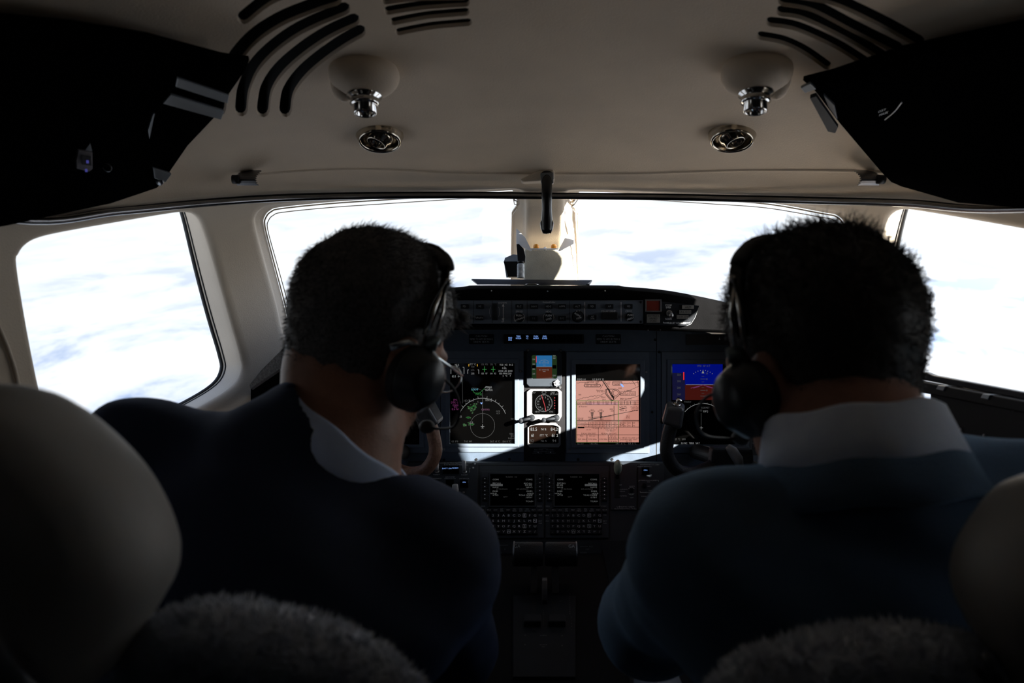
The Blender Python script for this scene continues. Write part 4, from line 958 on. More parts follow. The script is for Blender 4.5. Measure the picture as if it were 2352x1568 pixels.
# electrical switch panel
t = thing('electrical_switch_panel', 'small dark switch panel with white capped toggles, left of the left keyboard unit', 'control panel', ZB.pt(1035,1168))
m = MB(); ZB.box(m,974,1065,1097,1168,0,.003); obj('plate', m, M_dark, t, bevel=.0006)
L = MB(); ZB.line(L,[(1003,1065.5),(1022,1065.5)],1,.0036); ZB.line(L,[(1048,1065.5),(1084,1065.5)],1,.0036)
for s_, x, y, h in (('ELECTRICAL',1036,1065.5,3.6),('BATT',1027,1069.5,3.6),('NORM/EMER',1047,1069.5,3.6),('L GEN',1003,1070,3.6),('R GEN',1068,1070,3.6),('RESET',1003,1092,3.6),('RESET',1067,1092.5,3.6),('AVIONICS',1002,1101,3.6),('GROUND',1034,1097.5,3.6),('DISPATCH',1034,1101,3.6),('INTERIOR',1067,1101.3,3.6),('STBY PWR',1010,1127,3.6),('OFF',1047,1154,3.6),('O',1079,1078,3.4),('F',1079,1082,3.4),('F',1079,1086,3.4),('T',1019.5,1138,3.4),('E',1019.5,1142,3.4),('S',1019.5,1146,3.4),('R',1059,1140,3.4),('D',1059,1144,3.4)): ZB.text(L,s_,x,y,h,.0036)
lay('lettering', L, M_grey, t)
for x0,y0,x1,y1,sx in ((1017,1073,1055,1090,(('BATT ON',1027,1080),('NORM',1046,1079))),(991,1105,1010,1122,(('ON',1001.5,1111),)),(1024,1105,1043,1122,()),(1057,1105,1076,1122,(('ON',1066.5,1111.5),))):
    m = MB(); ZB.box(m,x0,y0,x1,y1,.003,.006); b = obj('lit_button', m, M_scr, t, bevel=.0005)
    L = MB()
    for s_, x, y in sx: ZB.text(L,s_,x,y,3.8,.0066,sx=.85)
    lay('legend', L, E_blue, b)
M_wc = mat('white_cap', (.55,.56,.55), .35)
def toggle(pl, t, x, y, s_=1.0, m_=M_wc, tip=(0,-7)):
    k_ = pl.sc(x,y); m = MB(); pl.cyl(m, x, y+3, 5.5*s_, .003, .006, 18, 4.5*s_); b = obj('toggle_switch', m, M_steel, t)
    m = MB(); a = pl.pt(x, y+2, .005); c = pl.pt(x+tip[0]*.4, y+tip[1]*.5, .015); d = pl.pt(x+tip[0], y+tip[1], .024)
    m.tube([a, c, d, d+(d-c)*.12], [4*k_*s_, 5*k_*s_, 4.6*k_*s_, 2*k_*s_], 14); obj('white_cap', m, m_, b)
toggle(ZB,t,1004,1081); toggle(ZB,t,1067,1082); toggle(ZB,t,1008,1141); toggle(ZB,t,1047,1137,1.5)
screws(ZB, t, ((1091,1067),(1087,1076),(1085,1155),(1085,1166),(1026,1131),(1065,1132),(1024,1152)), 2.4, .003, .0042, M_steel)

# two keyboard display units
def cdu(ox, label, right):
    t = thing('keyboard_display_unit', label, 'keyboard', ZB.pt(ox+70,1240), 'keyboard display units')
    X = lambda u: ox+u
    m = MB(); ZB.box(m,X(0),1086,X(144),1238,.001,.005); obj('housing', m, M_dark, t, bevel=.001)
    m = MB(); ZB.frame(m,(X(18),1090,X(126),1169),(X(21),1093,X(123),1166),.005,.0075); obj('screen_frame', m, M_dark, t, bevel=.0004)
    quad_obj(ZB,'glass',X(20),1092,X(124),1167,.0056,M_scr,t)
    L = MB(); L2 = MB(); W = .0060
    for s_, u, v, al in (('COM1',27,1105,'l'),('COM2',118,1105,'r'),('RECALL',27,1113.5,'l'),('RECALL',118,1114,'r'),('119.305',26 if right else 24,1118,'l'),('120.395',117,1118,'r'),('NAV1',27,1123,'l'),('NAV2',118,1123,'r'),('DME1',27,1132,'l'),('DME2',118,1132,'r'),('HOLD',21.5,1137,'l'),('HOLD',121,1137,'r'),('ATC1',27,1141,'l'),('TCAS MODE',118,1141,'r'),('/STBY',118,1146,'r'),('TCAS>',120,1155,'r')):
        ZB.text(L, s_, X(u), v, 4.2, W, al, .9)
    for s_, u, v in (('RADIO  1/2',70,1099),('117.90/MAN',48,1127),('109.60/MAN',95,1127),('1277',56,1145)): ZB.text(L2, s_, X(u), v, 3.6, W)
    xx = X(36) if not right else X(104); m = MB(); ZB.box(m, xx-14, 1115.5, xx+14, 1120, .0057, .0061)
    lay('highlight', m, E_dimw, t)
    lay('symbology', L, em('cdu_white',(.5,.52,.52),.22), t); lay('symbology_dim', L2, em('cdu_dim',(.3,.3,.3),.1), t)
    # line select keys
    m = MB(); ZB.rbox(m,X(9)-6,1101,X(9)+6,1109,.005,.0085,1.5); k0 = obj('line_key', m, M_key, t, bevel=.0005); p0 = ZB.pt(X(9),1105); L = MB(); tk = MB()
    for i in range(6):
        for u in (9, 135):
            y = 1105+i*9.1; L_ = ZB
            if i or u != 9: c = k0.copy(); c.parent = t; c.location = Vector(k0.location)+ZB.pt(X(u),y)-p0; COL.objects.link(c)
            ZB.cyl(L, X(u), y, 1.3, .0086, .0090, 8); sgn = 1 if u == 9 else -1
            ZB.line(tk, [(X(u)+sgn*8,y),(X(u)+sgn*12,y)], 1, .0054)
    lay('key_dots', L, M_white, t); lay('key_ticks', tk, M_grey, t)
    L = MB(); L2 = MB()
    fn = ['DIR','FPLN','LEGS','DEP/ARR','PERF','MFD/MENU','MFD/ADV','MFD/DATA','PREV','NEXT']
    m = MB(); ZB.rbox(m,X(16)-5.4,1190-4.8,X(16)+5.4,1190+4.8,.005,.009,1.5); k1 = obj('key', m, M_key, t, bevel=.0005); p1 = ZB.pt(X(16),1190)
    def key(u, y, sx=1.0):
        c = k1.copy(); c.parent = t; c.location = Vector(k1.location)+ZB.pt(X(u),y)-p1; c.scale = (sx,1,1)
        if sx != 1: c.location.x = k1.location.x*1-(p1.x-wloc(t).x)*sx+(ZB.pt(X(u),y).x-wloc(t).x)-k1.location.x*0
        COL.objects.link(c)
    for i, s_ in enumerate(fn):
        u = 4+i*14.6; key(u,1177.5)
        if '/' in s_:
            a, b = s_.split('/'); ZB.text(L2,a,X(u),1175.5,3,.0096,sx=.85); ZB.text(L2,b,X(u),1179.6,3,.0096,sx=.85)
        else: ZB.text(L2,s_,X(u),1177.5,3.2,.0096,sx=.85)
    rows = ['123ABCDEFG','456HIJKLMN','789OPQRSTU','.0±VWXYZ /']
    for r_, row in enumerate(rows):
        y = 1190+r_*12.3
        for c_, ch in enumerate(row):
            u = 16+c_*12
            if not (r_ == 0 and c_ == 0): key(u, y)
            if ch == ' ': ZB.text(L2,'SP',X(u),y,4,.0096)
            elif ch == '±': ZB.text(L,'+/-',X(u),y,4.4,.0096)
            else: ZB.text(L,ch,X(u),y,6.2,.0096)
            if ch in 'ENSW': ZB.line(L,[(X(u)-3.6,y-4),(X(u)+3.6,y-4),(X(u)+3.6,y+4),(X(u)-3.6,y+4)],.7,.0096,True)
    for u, y, s_ in ((4,1190,'IDX'),(136,1189,'CLR'),(136,1203,'BRT'),(136,1208,'DIM'),(4,1203,'MSG')): ZB.text(L2,s_,X(u),y,3,.0096)
    for u, s_ in ((5,'MSG'),(134,'EXEC')): ZB.text(L2,s_,X(u),1166,3.2,.0055)
    lay('key_lettering', L, M_white if not right else M_grey, t); lay('function_lettering', L2, M_grey, t)
    m = MB(); ZB.cyl(m,X(4) if right else X(136),1096,5,.005,.010,18); obj('latch', m, M_key, t)
cdu(1105, 'keyboard unit with small dark screen, the left one of the pair below the middle displays', False)
cdu(1253, 'keyboard unit with small dark screen, the right one of the pair below the middle displays', True)
# landing gear panel
t = thing('landing_gear_lever', 'pale green wheel shaped landing gear lever right of the keyboard units', 'lever', ZB.pt(1418,1168))
m = MB(); ZB.box(m,1403,1069,1462,1172,0,.003); obj('plate', m, M_dark, t, bevel=.0006)
m = MB(); ZB.box(m,1411,1088,1424,1145,.003,.0036); obj('slot', m, M_void, t)
m = MB(); c = ZB.pt(1417.5,1091,.026); rot = Matrix.Rotation(R(20),3,'X'); m.ell(c,(.0095,.015,.0185),rot,24,16); obj('knob', m, mat('pale_green_knob',(.42,.45,.32),.45,bump=.4,bscale=400), t)
m = MB(); m.tube([ZB.pt(1417.5,1100,0),c],[.004,.004],10); obj('arm', m, M_black, t)
L = MB()
for s_, x, y, h in (('UP',1425,1116,3.6),('LANDING',1430,1126,3.4),('GEAR',1429,1130.5,3.4),('DOWN',1430,1141,3.6),('ANTI',1451,1119,3.6),('SKID',1451,1136,3),('OFF',1451,1145,3.2),('LANDING GEAR',1437,1166,3.8),('BLOWDOWN - PULL',1437,1170.5,3.6)): ZB.text(L,s_,x,y,h,.0036)
for x in (1423,1451): ZB.line(L,[(x,1164),(x,1168)],1,.0036)
lay('lettering', L, M_grey, t)
knob(ZB,t,1450,1130,5,.012,M_key)
for y in (1119,1141):
    g = MB(); ZB.arc(g,1450,1130,8.5,40,140,1,.0036,8) if y == 1119 else ZB.arc(g,1450,1130,8.5,220,320,1,.0036,8); lay('knob_mark', g, M_grey, t)
# anti-ice panel
t = thing('pressurization_panel', 'dark panel with one blue lit button at the right of the gear lever', 'control panel', ZB.pt(1490,1200))
m = MB(); ZB.box(m,1466,1066,1526,1170,0,.003); obj('plate', m, M_dark, t, bevel=.0006)
L = MB(); ZB.line(L,[(1470,1069.5),(1493,1069.5)],1,.0036); ZB.line(L,[(1508,1069.5),(1514,1069.5)],1,.0036); ZB.line(L,[(1467,1108),(1467,1105),(1480,1105)],1,.0036); ZB.line(L,[(1500,1105),(1512,1105),(1512,1108)],1,.0036); ZB.line(L,[(1470,1130),(1470,1133),(1484,1133)],1,.0036)
for s_, x, y, h in (('ANTI-ICE',1501,1069.5,3.6),('PRESS SYSTEM',1480,1074,3.4),('WING/ENGINE',1490,1105.5,3.6),('ON',1489,1109,3.2),('OFF',1490,1119,3.2),('ON',1493,1129,3.2),('ENGINE',1491,1133,3.2),('WING XFLOW',1488,1142,3.2)): ZB.text(L,s_,x,y,h,.0036)
lay('lettering', L, M_grey, t)
m = MB(); ZB.box(m,1473,1076,1491,1093,.003,.006); b = obj('lit_button', m, M_scr, t, bevel=.0005); L = MB(); ZB.text(L,'ON',1482,1084,3.8,.0066); lay('legend', L, E_blue, b)
knob(ZB,t,1479,1119,5,.012,M_key)
# right side switch panel behind the right yoke
t = thing('audio_panel', 'small panel of knobs with a tiny green light in front of the right pilot', 'control panel', MP.pt(1758,1045))
m = MB(); MP.box(m,1722,975,1800,1045,0,.003); obj('plate', m, M_dark, t, bevel=.0006)
m = MB(); MP.cyl(m,1733,982,1.5,.003,.005,10); obj('green_light', m, em('led_green',(.1,.9,.3),.9), t)
for x, y in ((1734,1003),(1752,1003),(1735,1027),(1750,1025),(1768,1010),(1768,1028)): knob(MP,t,x,y,4.5,.010,M_key)
L = MB()
for s_, x, y in (('COM1',1733,996),('COM2',1752,996),('NAV1',1733,1017),('NAV2',1752,1017),('MKR',1768,1019)): MP.text(L,s_,x,y,3.2,.0036)
MP.line(L,[(1724,984),(1724,1038)],.8,.0036); lay('lettering', L, M_dim, t)

# throttle pedestal
mb = MB(); mb.hexa([(-.115,.55,.0),(.115,.55,.0),(.125,1.46,.0),(-.125,1.46,.0),(-.115,.55,.60),(.115,.55,.60),(.125,1.46,.66),(-.125,1.46,.66)])
ped = obj('throttle_pedestal', mb, mat('pedestal_black',(.004,.004,.005),.8,spec=.1), bevel=.006, seg=3); tag(ped, 'dark throttle pedestal running aft between the two seats', 'pedestal')
TP = Pl(1340, 1.42, 1700, .8533)   # will lie on the pedestal top
def topz(y): return .60+(y-.55)/.91*.06
def onped(px, py):  # ray to the pedestal top
    b = (py-CY)/F; # z = CZ - b*y = .60+(y-.55)*k
    k_ = .06/.91; y = (CZ-.60+.55*k_)/(b+k_); return Vector(((px-CX)/F*y, y, CZ-b*y))
class Top(Pl):
    def __init__(s):
        k_ = .06/.91; s.up = Vector((0,1,k_)).normalized(); s.n = Vector((0,-k_,1)).normalized(); s.o = Vector((0,.55,.60)); s.k = s.n.dot(s.o-Vector((0,0,CZ)))
TT = Top()
quad = MB(); TT.box(quad,1178,1372,1322,1560,0,.004); obj('quadrant_plate', quad, M_key, ped, bevel=.001)
for x in (1226, 1272):
    g = MB(); TT.box(g, x-5, 1385, x+5, 1455, .004, .0046); obj('lever_slot', g, M_void, ped)
L = MB()
for i, ch in enumerate('THROTTLES'): TT.text(L,ch,1248,1408+i*4.2,2.6,.0048)
for i, ch in enumerate('SPEEDBRAKE'): TT.text(L,ch,1309-(0),1370+i*5,2.6,.0048); 
for i, ch in enumerate('FLAPS'): TT.text(L,ch,1313,1424+i*7,2.6,.0048)
for x, y in ((1206,1465),(1291,1466),(1206,1487),(1291,1489)): TT.text(L,'III',x,y,3.4,.0048)
TT.text(L,'III OFF III',1248,1465.5,3.4,.0048,sx=.8); TT.text(L,'III CUT III',1248,1487,3.4,.0048,sx=.8); TT.text(L,'OFF',1248,1492,3,.0048); TT.text(L,'GEN',1288,1386,2.6,.0048)
lay('lettering', L, M_dim, ped)
def throttle(x0, x1, gx, label, sgn):
    Yc = 1.30; px = (x0+x1)/2; c = P(px,1272,Yc); xa = P(x0,1272,Yc).x; xb = P(x1,1272,Yc).x; r = .0225
    t = thing('throttle_lever', label, 'throttle', (c.x,1.22,topz(1.22)), 'throttle levers')
    m = MB(); m.lathe((xa,c.y,c.z),(1,0,0),[(0,0),(r*.92,0),(r,.003),(r,xb-xa-.003),(r*.92,xb-xa),(0,xb-xa)],32); obj('grip', m, M_leath, t)
    m = MB(); e = xb-.003 if sgn > 0 else xa+.001; m.lathe((e,c.y,c.z),(1,0,0),[(r*1.02,0),(r*1.04,.0004),(r*1.04,.002),(r*1.02,.0024)],32); obj('end_ring', m, M_steel, t)
    G = Pl(1240,Yc-r,1300,Yc-r); G2 = Pl(1254,Yc-r*.93,1262,Yc-r*1.05)
    L = MB(); G2.text(L,'GA',gx,1254,7,.0012); lay('lettering', L, M_white if sgn > 0 else M_grey, t)
    m = MB(); xm = c.x-sgn*.012; m.prism([(xm-.006,Yc,c.z-.015),(xm-.006,Yc-.005,c.z-.01),(xm-.006,1.235,topz(1.23)-.0),(xm-.006,1.265,topz(1.26)-.0)],(.012,0,0)); obj('arm', m, M_black, t, bevel=.001)
    m = MB(); pts = [(0,.034*math.cos(a)+1.215,topz(1.2)+.036*math.sin(a)) for a in [R(k_) for k_ in range(0,181,15)]]
    m.prism([(xm-sgn*.018-.003,y,z) for _, y, z in pts],(.006,0,0)); obj('guard', m, mat('dull_steel',(.06,.06,.065),.4,.6), t, bevel=.0008)
    m = MB(); m.box(xm-.014,xm+.014,1.10,1.13,topz(1.12),topz(1.12)+.012); obj('reverser_catch', m, M_key, t, bevel=.002)
throttle(1178,1247,1188,'black padded throttle grip marked GA, the left one', -1)
throttle(1252,1326,1313,'black padded throttle grip marked GA, the right one with sunlit top', 1)
# dial beside the throttles
for x, y, s_, lb in ((1352,1282,('OFF','NORM','ALT','ON','SELCAL'),'round selector dial with small lettering right of the throttle grips'),(1163,1272,('10','5','BATT'),'round voltage dial with small lettering left of the throttle grips')):
    t = thing('selector_dial', lb, 'dial', P(x,y,1.44), 'selector dials')
    DP = Pl(1240,1.44,1330,1.40); m = MB(); DP.rbox(m,x-34 if x>1300 else x-26,1246,x+30 if x>1300 else x+14,1318,-.004,.001,3); obj('plate', m, M_dark, t); knob(DP,t,x+4 if x>1300 else x-6,1290,9,.014,M_key)
    L = MB()
    for i, w in enumerate(s_): a = R(110+i*32); DP.text(L,w,x+(4 if x>1300 else 4)+20*math.cos(a),1284-24*math.sin(a),3.4,.0016)
    DP.line(L,[(x-20,1255),(x-2,1255)] if x>1300 else [(x-16,1252),(x+4,1252)],.8,.0016); 
    if x < 1300: DP.text(L,'VOLTAGE',x+6,1291,3.6,.0016); DP.text(L,'BATT',x+10,1296,3.2,.0016); DP.line(L,[(x+12,1298),(x+12,1308)],.8,.0016); DP.text(L,'GEN',x+26,1304,3.2,.0016)
    else: DP.text(L,'MCT',x+6,1255,3.2,.0016)
    lay('lettering', L, M_dim, t)

# ================================================================ control yokes
M_brown = mat('brown_leather', (.34,.19,.125), .42, var=.2, nscale=200, bump=.6, bscale=260)
M_ygrey = mat('yoke_grey', (.10,.105,.11), .38, .3)
def yoke(xc, Y, label, m_grip, tilt=0):
    zc = 1.1-(1060-784)/F*Y          # hub height
    t = thing('control_yoke', label, 'control yoke', (xc, Y, zc), 'control yokes')
    rt = Matrix.Rotation(R(tilt),3,'Y')
    def q(x, y, z): v = rt@Vector((x,y,z)); return Vector((xc+v.x, Y+v.y, zc+v.z))
    m = MB(); m.hexa([q(*v) for v in ((-.045,-.012,-.03),(.045,-.012,-.03),(.045,.02,-.03),(-.045,.02,-.03),(-.04,-.016,.03),(.04,-.016,.03),(.04,.02,.03),(-.04,.02,.03))]); obj('hub', m, M_dark, t, bevel=.008, seg=3)
    m = MB(); m.tube([q(0,.01,0),q(0,.12,-.01),q(0,.31,-.03)],[.02,.018,.018],20); obj('column', m, M_black, t)
    m = MB(); m.tube([q(.012,-.02,-.004),q(.006,-.024,.01),q(-.004,-.022,.026),q(-.012,-.018,.034)],[(.008,.007),(.014,.008),(.013,.008),(.007,.005)],16); obj('chart_clip', m, mat('pale_grey_clip',(.28,.29,.30),.4), t)
    for s_ in (-1,1):
        m = MB(); path = cr([tuple(q(s_*.035,0,-.008)),tuple(q(s_*.075,-.004,-.022)),tuple(q(s_*.110,-.010,-.014)),tuple(q(s_*.130,-.014,.018)),tuple(q(s_*.127,-.016,.055)),tuple(q(s_*.118,-.018,.085))],5)
        rr = [(.016,.014)]+[(.018,.013)]*8+[(.0155,.013)]*8+[(.014,.013)]*20
        m.tube(path, rr[:len(path)], 18); obj('grip', m, m_grip, t)
        m = MB(); hd = [q(s_*.116+dx, -.020+dy, .098+dz) for dx, dy, dz in ((0,0,0),)][0]
        rot = rt@Matrix.Rotation(R(s_*-18),3,'Y')
        m.hexa([hd+rot@Vector(v) for v in ((-.022,-.020,-.026),(.018,-.020,-.026),(.026,.022,-.022),(-.016,.022,-.022),(-.024,-.022,.008),(.010,-.026,.016),(.018,.020,.026),(-.018,.022,.020))]); h = obj('horn', m, M_ygrey, t, bevel=.007, seg=4)
        m = MB(); ct = hd+rot@Vector((-.003,-.010,.020)); m.lathe(ct, rot@Vector((0,-.6,1)), [(0,-.004),(.0085,-.004),(.0085,0),(.0065,.002),(.0045,.003),(.0045,.007),(.006,.009),(.005,.012),(0,.012)], 20); obj('trim_switch', m, M_chrome, h)
        m = MB(); m.ell(hd+rot@Vector((.014*s_,.02,-.022)),(.006,.005,.006)); obj('trigger', m, M_black, h)
yoke(-.345, 1.36, 'brown leather control yoke partly hidden behind the left pilot', M_brown)
yoke(.372, 1.36, 'black control yoke with grey horn in front of the right pilot', M_leath)

# ================================================================ side fittings
# left: end of the dash beside the glareshield, textured strip
t = thing('side_dash_strip', 'grey ribbed strip along the left end of the glareshield', 'trim strip', P(620,880,1.32))
m = MB(); m.prism([P(655,795,1.34),P(655,838,1.33),P(575,892,1.24),P(573,884,1.24),P(600,850,1.27)],(-.004,.02,-.004)); obj('strip', m, mat('ribbed_grey',(.10,.10,.105),.6,var=.5,nscale=220,bump=.8,bscale=300), t)
# sticker on left windshield
p = [S(x,y,.03) for x,y in ((632,682),(636,680),(641,705),(637,707))]; m = MB(); m.prism(p,(0,.0015,0)); o = obj('window_sticker', m, mat('pale_blue_grey_plastic',(.45,.5,.55),.5)); tag(o,'tiny pale sticker at the lower left edge of the left windshield','sticker')
# right: folding blind cassette below side window
t = thing('slotted_rail', 'black slotted metal rail with a flat black panel below it, under the right side window', 'rail', P(2230,1030,.93))
def RW(px, py, d): # on a vertical plane running fore-aft and slightly inboard
    x0, y0, x1, y1 = .575, 1.07, .63, .80      # plan line
    a = (px-CX)/F; # intersect x=a*y with the line
    k_ = (x1-x0)/(y1-y0); y = (x0-k_*y0)/(a-k_); x = a*y; n = Vector((-1,-(x1-x0)/(y1-y0)*-1,0)).normalized()
    return Vector((x,y,CZ-(py-CY)/F*y))+n*d
def rprism(m, pts, d0, d1): a = [RW(x,y,d0) for x,y in pts]; b = [RW(x,y,d1) for x,y in pts]; n = len(pts); return m.add(a+b,[tuple(range(n))[::-1],tuple(range(n,2*n))]+[(i,(i+1)%n,n+(i+1)%n,n+i) for i in range(n)])
m = MB(); rprism(m,[(1790,885),(2070,892),(2070,1170),(1790,1110)],0,.006); obj('sun_block_plate', m, M_black, t)  # unseen plate, added behind the pilot to block sun from the console
m = MB(); rprism(m,[(2150,897),(2480,955),(2480,1080),(2150,1031)],0,.01); obj('panel', m, M_black, t, bevel=.001)
m = MB(); rprism(m,[(1790,868),(2094,868),(2480,940),(2480,968),(2094,893),(1790,892)],0,.016); obj('lower_rail', m, M_black, t, bevel=.002)
m = MB(); rprism(m,[(1790,858),(2094,853),(2125,855),(2140,861),(2480,925),(2480,944),(2094,868),(1790,872)],-.012,.0); obj('upper_rail', m, mat('satin_black',(.03,.03,.035),.3,.4), t, bevel=.002)
for x in (2187, 2291):
    m = MB(); y = 853+(x-2094)*.19+16-3; rprism(m,[(x-8,y),(x+10,y+2),(x+4,y+14),(x-14,y+10)],-.016,.018); obj('rail_clip', m, M_steel, t, bevel=.001)
for x, y, rx, ry in ((2102,863,4,5),(2128,882,9,6)):
    m = MB(); pts = [(x+rx*math.cos(R(a)),y+ry*math.sin(R(a))+rx*.0*math.cos(R(a))) for a in range(0,360,24)]; rprism(m,pts,.0162,.0168); obj('rail_hole', m, M_white, t)
for x, y in ((2204,908),(2247,917),(2345,940),(2223,985),(2278,999)):
    m = MB(); m.ell(RW(x,y,.012),.002,n=10,m=6); obj('rivet', m, M_steel, t)
# sill ledge under the right window
m = MB(); a = [S(x,y,-.012) for x, y in cr([(2080,880),(2140,925),(2220,950),(2330,975)],5)]; m.tube(a,[(.006,.006)]*len(a),10); struct(obj('trim_4', m, M_liner2), 'cream sill bead below the right side window')
# left cream trim arc at frame edge
m = MB(); a = [S(x,y,-.004) for x, y in cr([(-40,690),(-5,760),(22,830),(36,885),(50,960)],6)]; m.tube(a,.003,8); struct(obj('trim_5', m, M_liner2), 'thin curved seam on the left wall behind the side window')

# ================================================================ seats
M_seat = mat('cream_seat_leather', (.38,.37,.35), .55, var=.05, bump=.3, bscale=90)
M_fleece = mat('sheepskin_wool', (.74,.80,.95), .9, var=.15, nscale=60, sheen=.3)
M_cush = mat('dark_seat_fabric', (.02,.02,.025), .9, var=.2)
def puff(poly, Y, th, name, m_, parent, mir, tilt=0.0):
    """padded shape: outline grown into a rounded cushion, full thickness in the middle"""
    P2 = [((px-CX)*mir, py) for px, py in poly]; cx = sum(p[0] for p in P2)/len(P2); cy = sum(p[1] for p in P2)/len(P2); n = len(P2); m = MB(); rings = []
    for k_ in range(0, 13):
        a = math.pi*k_/12; s_ = math.sin(a)**.38 if 0 < k_ < 12 else .0; yy = -math.cos(a)*th/2
        rings.append([(( cx+(x-cx)*s_)/F*Y, Y+yy+tilt*((y-cy)/F*Y), CZ-((cy+(y-cy)*s_)-CY)/F*Y) for x, y in P2])
    m.add([v for r_ in rings for v in r_],[(k_*n+j,k_*n+(j+1)%n,(k_+1)*n+(j+1)%n,(k_+1)*n+j) for k_ in range(12) for j in range(n)],True)
    return obj(name, m, m_, parent)
HEAD = cr([(0,882),(65,895),(135,935),(215,1003),(285,1080),(335,1160),(368,1240),(381,1300),(372,1352),(338,1415),(290,1480),(228,1562),(170,1530),(60,1390),(-60,1290),(-200,1230),(-270,1130),(-250,1010),(-170,920),(-80,884)],4,True)
HEADR = cr([(2500-2460,1098),(2500-2400,1090),(2500-2352,1098),(2500-2300,1135),(2500-2240,1215),(2500-2200,1290),(2500-2189,1350),(2500-2196,1400),(2500-2225,1470),(2500-2262,1520),(2500-2290,1570),(2500-2330,1640),(2500-2450,1600),(2500-2640,1500),(2500-2700,1350),(2500-2660,1200),(2500-2560,1120)],4,True)
def fleece(path, Y, rad, parent, mir):
    pts = []
    for px, py in path: p = P(CX+(px-CX)*mir, py, Y); pts.append(p)
    k_ = len(pts); m = MB(); n = 22; rr = [rad*min(1, (.55+.45*math.sin(math.pi*i/(k_-1)))) for i in range(k_)]
    pts = [p+Vector((0,.0,-r_)) for p, r_ in zip(pts, rr)]
    m.tube(pts, rr, n); base = obj('sheepskin_edge', m, M_fleece, parent)
    # woollen tufts
    rnd = random.Random(int(Y*1000)); w = MB()
    V_, N_ = [], []
    for _ in range(5200):
        i = rnd.randrange(k_-1); t_ = rnd.random(); c = pts[i].lerp(pts[i+1], t_); d = (pts[i+1]-pts[i]).normalized(); r_ = rr[i]
        u = d.cross(Vector((0,1,0))).normalized(); v_ = d.cross(u); a = rnd.uniform(0, 2*math.pi); nn = u*math.cos(a)+v_*math.sin(a)
        p = c+nn*r_*.97; tip = (nn+Vector((rnd.gauss(0,.5),rnd.gauss(0,.5),rnd.gauss(0,.5)))).normalized(); L_ = rnd.uniform(.005,.009)
        sd = nn.cross(tip+Vector((.01,.02,.03))).normalized()*.0011; w.add([p-sd,p+sd,p+sd.cross(tip)*1.4,p+tip*L_],[(0,1,3),(1,2,3),(2,0,3)],True)
    obj('wool', w, M_fleece, base, recalc=False)
def seat(side, label, headpoly, headY, fl, flY):
    t = thing('crew_seat', label, 'pilot seat', (side*.37,.52,0), 'crew seats')
    puff([(CX-(CX-x), y) for x, y in headpoly], headY, .10, 'headrest', M_seat, t, 1 if side < 0 else -1)
    X = side*.37
    # backrest
    m = MB(); prof = [(-.24,.38),(-.25,.55),(-.25,.72),(-.235,.80),(-.18,.845),(-.10,.86),(0,.865),(.10,.86),(.18,.845),(.235,.80),(.25,.72),(.25,.55),(.24,.38)]
    m.prism([(X+x,.42-(z-.4)*.10,z) for x, z in prof],(0,.085,.01)); obj('backrest', m, M_cush, t, bevel=.03, seg=4)
    m = MB(); m.box(X-.25,X+.25,.40,.90,.34,.46); obj('seat_cushion', m, M_cush, t, bevel=.03, seg=4)
    m = MB(); m.box(X-.20,X+.20,.46,.82,.0,.34); obj('pedestal', m, M_black, t, bevel=.01)
    m = MB(); xa = X-side*.222; m.box(xa-.028,xa+.028,.46,.93,.625,.675); obj('armrest', m, mat('pale_blue_grey_vinyl',(.22,.25,.29),.5), t, bevel=.015, seg=3)
    m = MB(); m.box(xa-.018,xa+.018,.47,.52,.40,.63); obj('armrest_bracket', m, M_black, t, bevel=.004)
    m = MB(); m.tube([(X-side*.05,.44,.84),(X,.43,.95)],[.012,.012],12); obj('headrest_post', m, M_steel, t)
    fleece(cr(fl,5), flY, .026, t, 1 if side < 0 else -1)
    return t
seat(-1, 'left crew seat with cream headrest and sheepskin edged backrest, nearest the left side window', HEAD, .43,
     [(318,1500),(340,1455),(385,1415),(440,1392),(505,1381),(600,1395),(700,1420),(780,1452),(850,1492),(905,1535),(940,1590)], .46)
seat(1, 'right crew seat with cream headrest and sheepskin edged backrest, behind the right pilot', [(x-42, y) for x, y in HEADR], .44,
     [(2500-x,y) for x,y in [(2285,1530),(2262,1490),(2215,1462),(2140,1447),(2050,1437),(1960,1445),(1880,1458),(1800,1480),(1740,1505),(1690,1540),(1660,1590)]], .46)
# buckle glint beside the right seat
t = thing('seat_buckle', 'small shiny metal buckle at the edge of the right seat', 'buckle', P(2265,1540,.43))
m = MB(); m.tube([P(2252,1512,.43),P(2262,1508,.425),P(2272,1522,.425),P(2270,1545,.425),P(2278,1560,.43)],[.002,.003,.0035,.003,.002],10); obj('buckle_loop', m, M_steel, t)
m = MB(); m.tube([P(2270,1545,.425),P(2300,1590,.44)],[(.008,.002),(.008,.002)],10); obj('strap', m, M_cush, t)
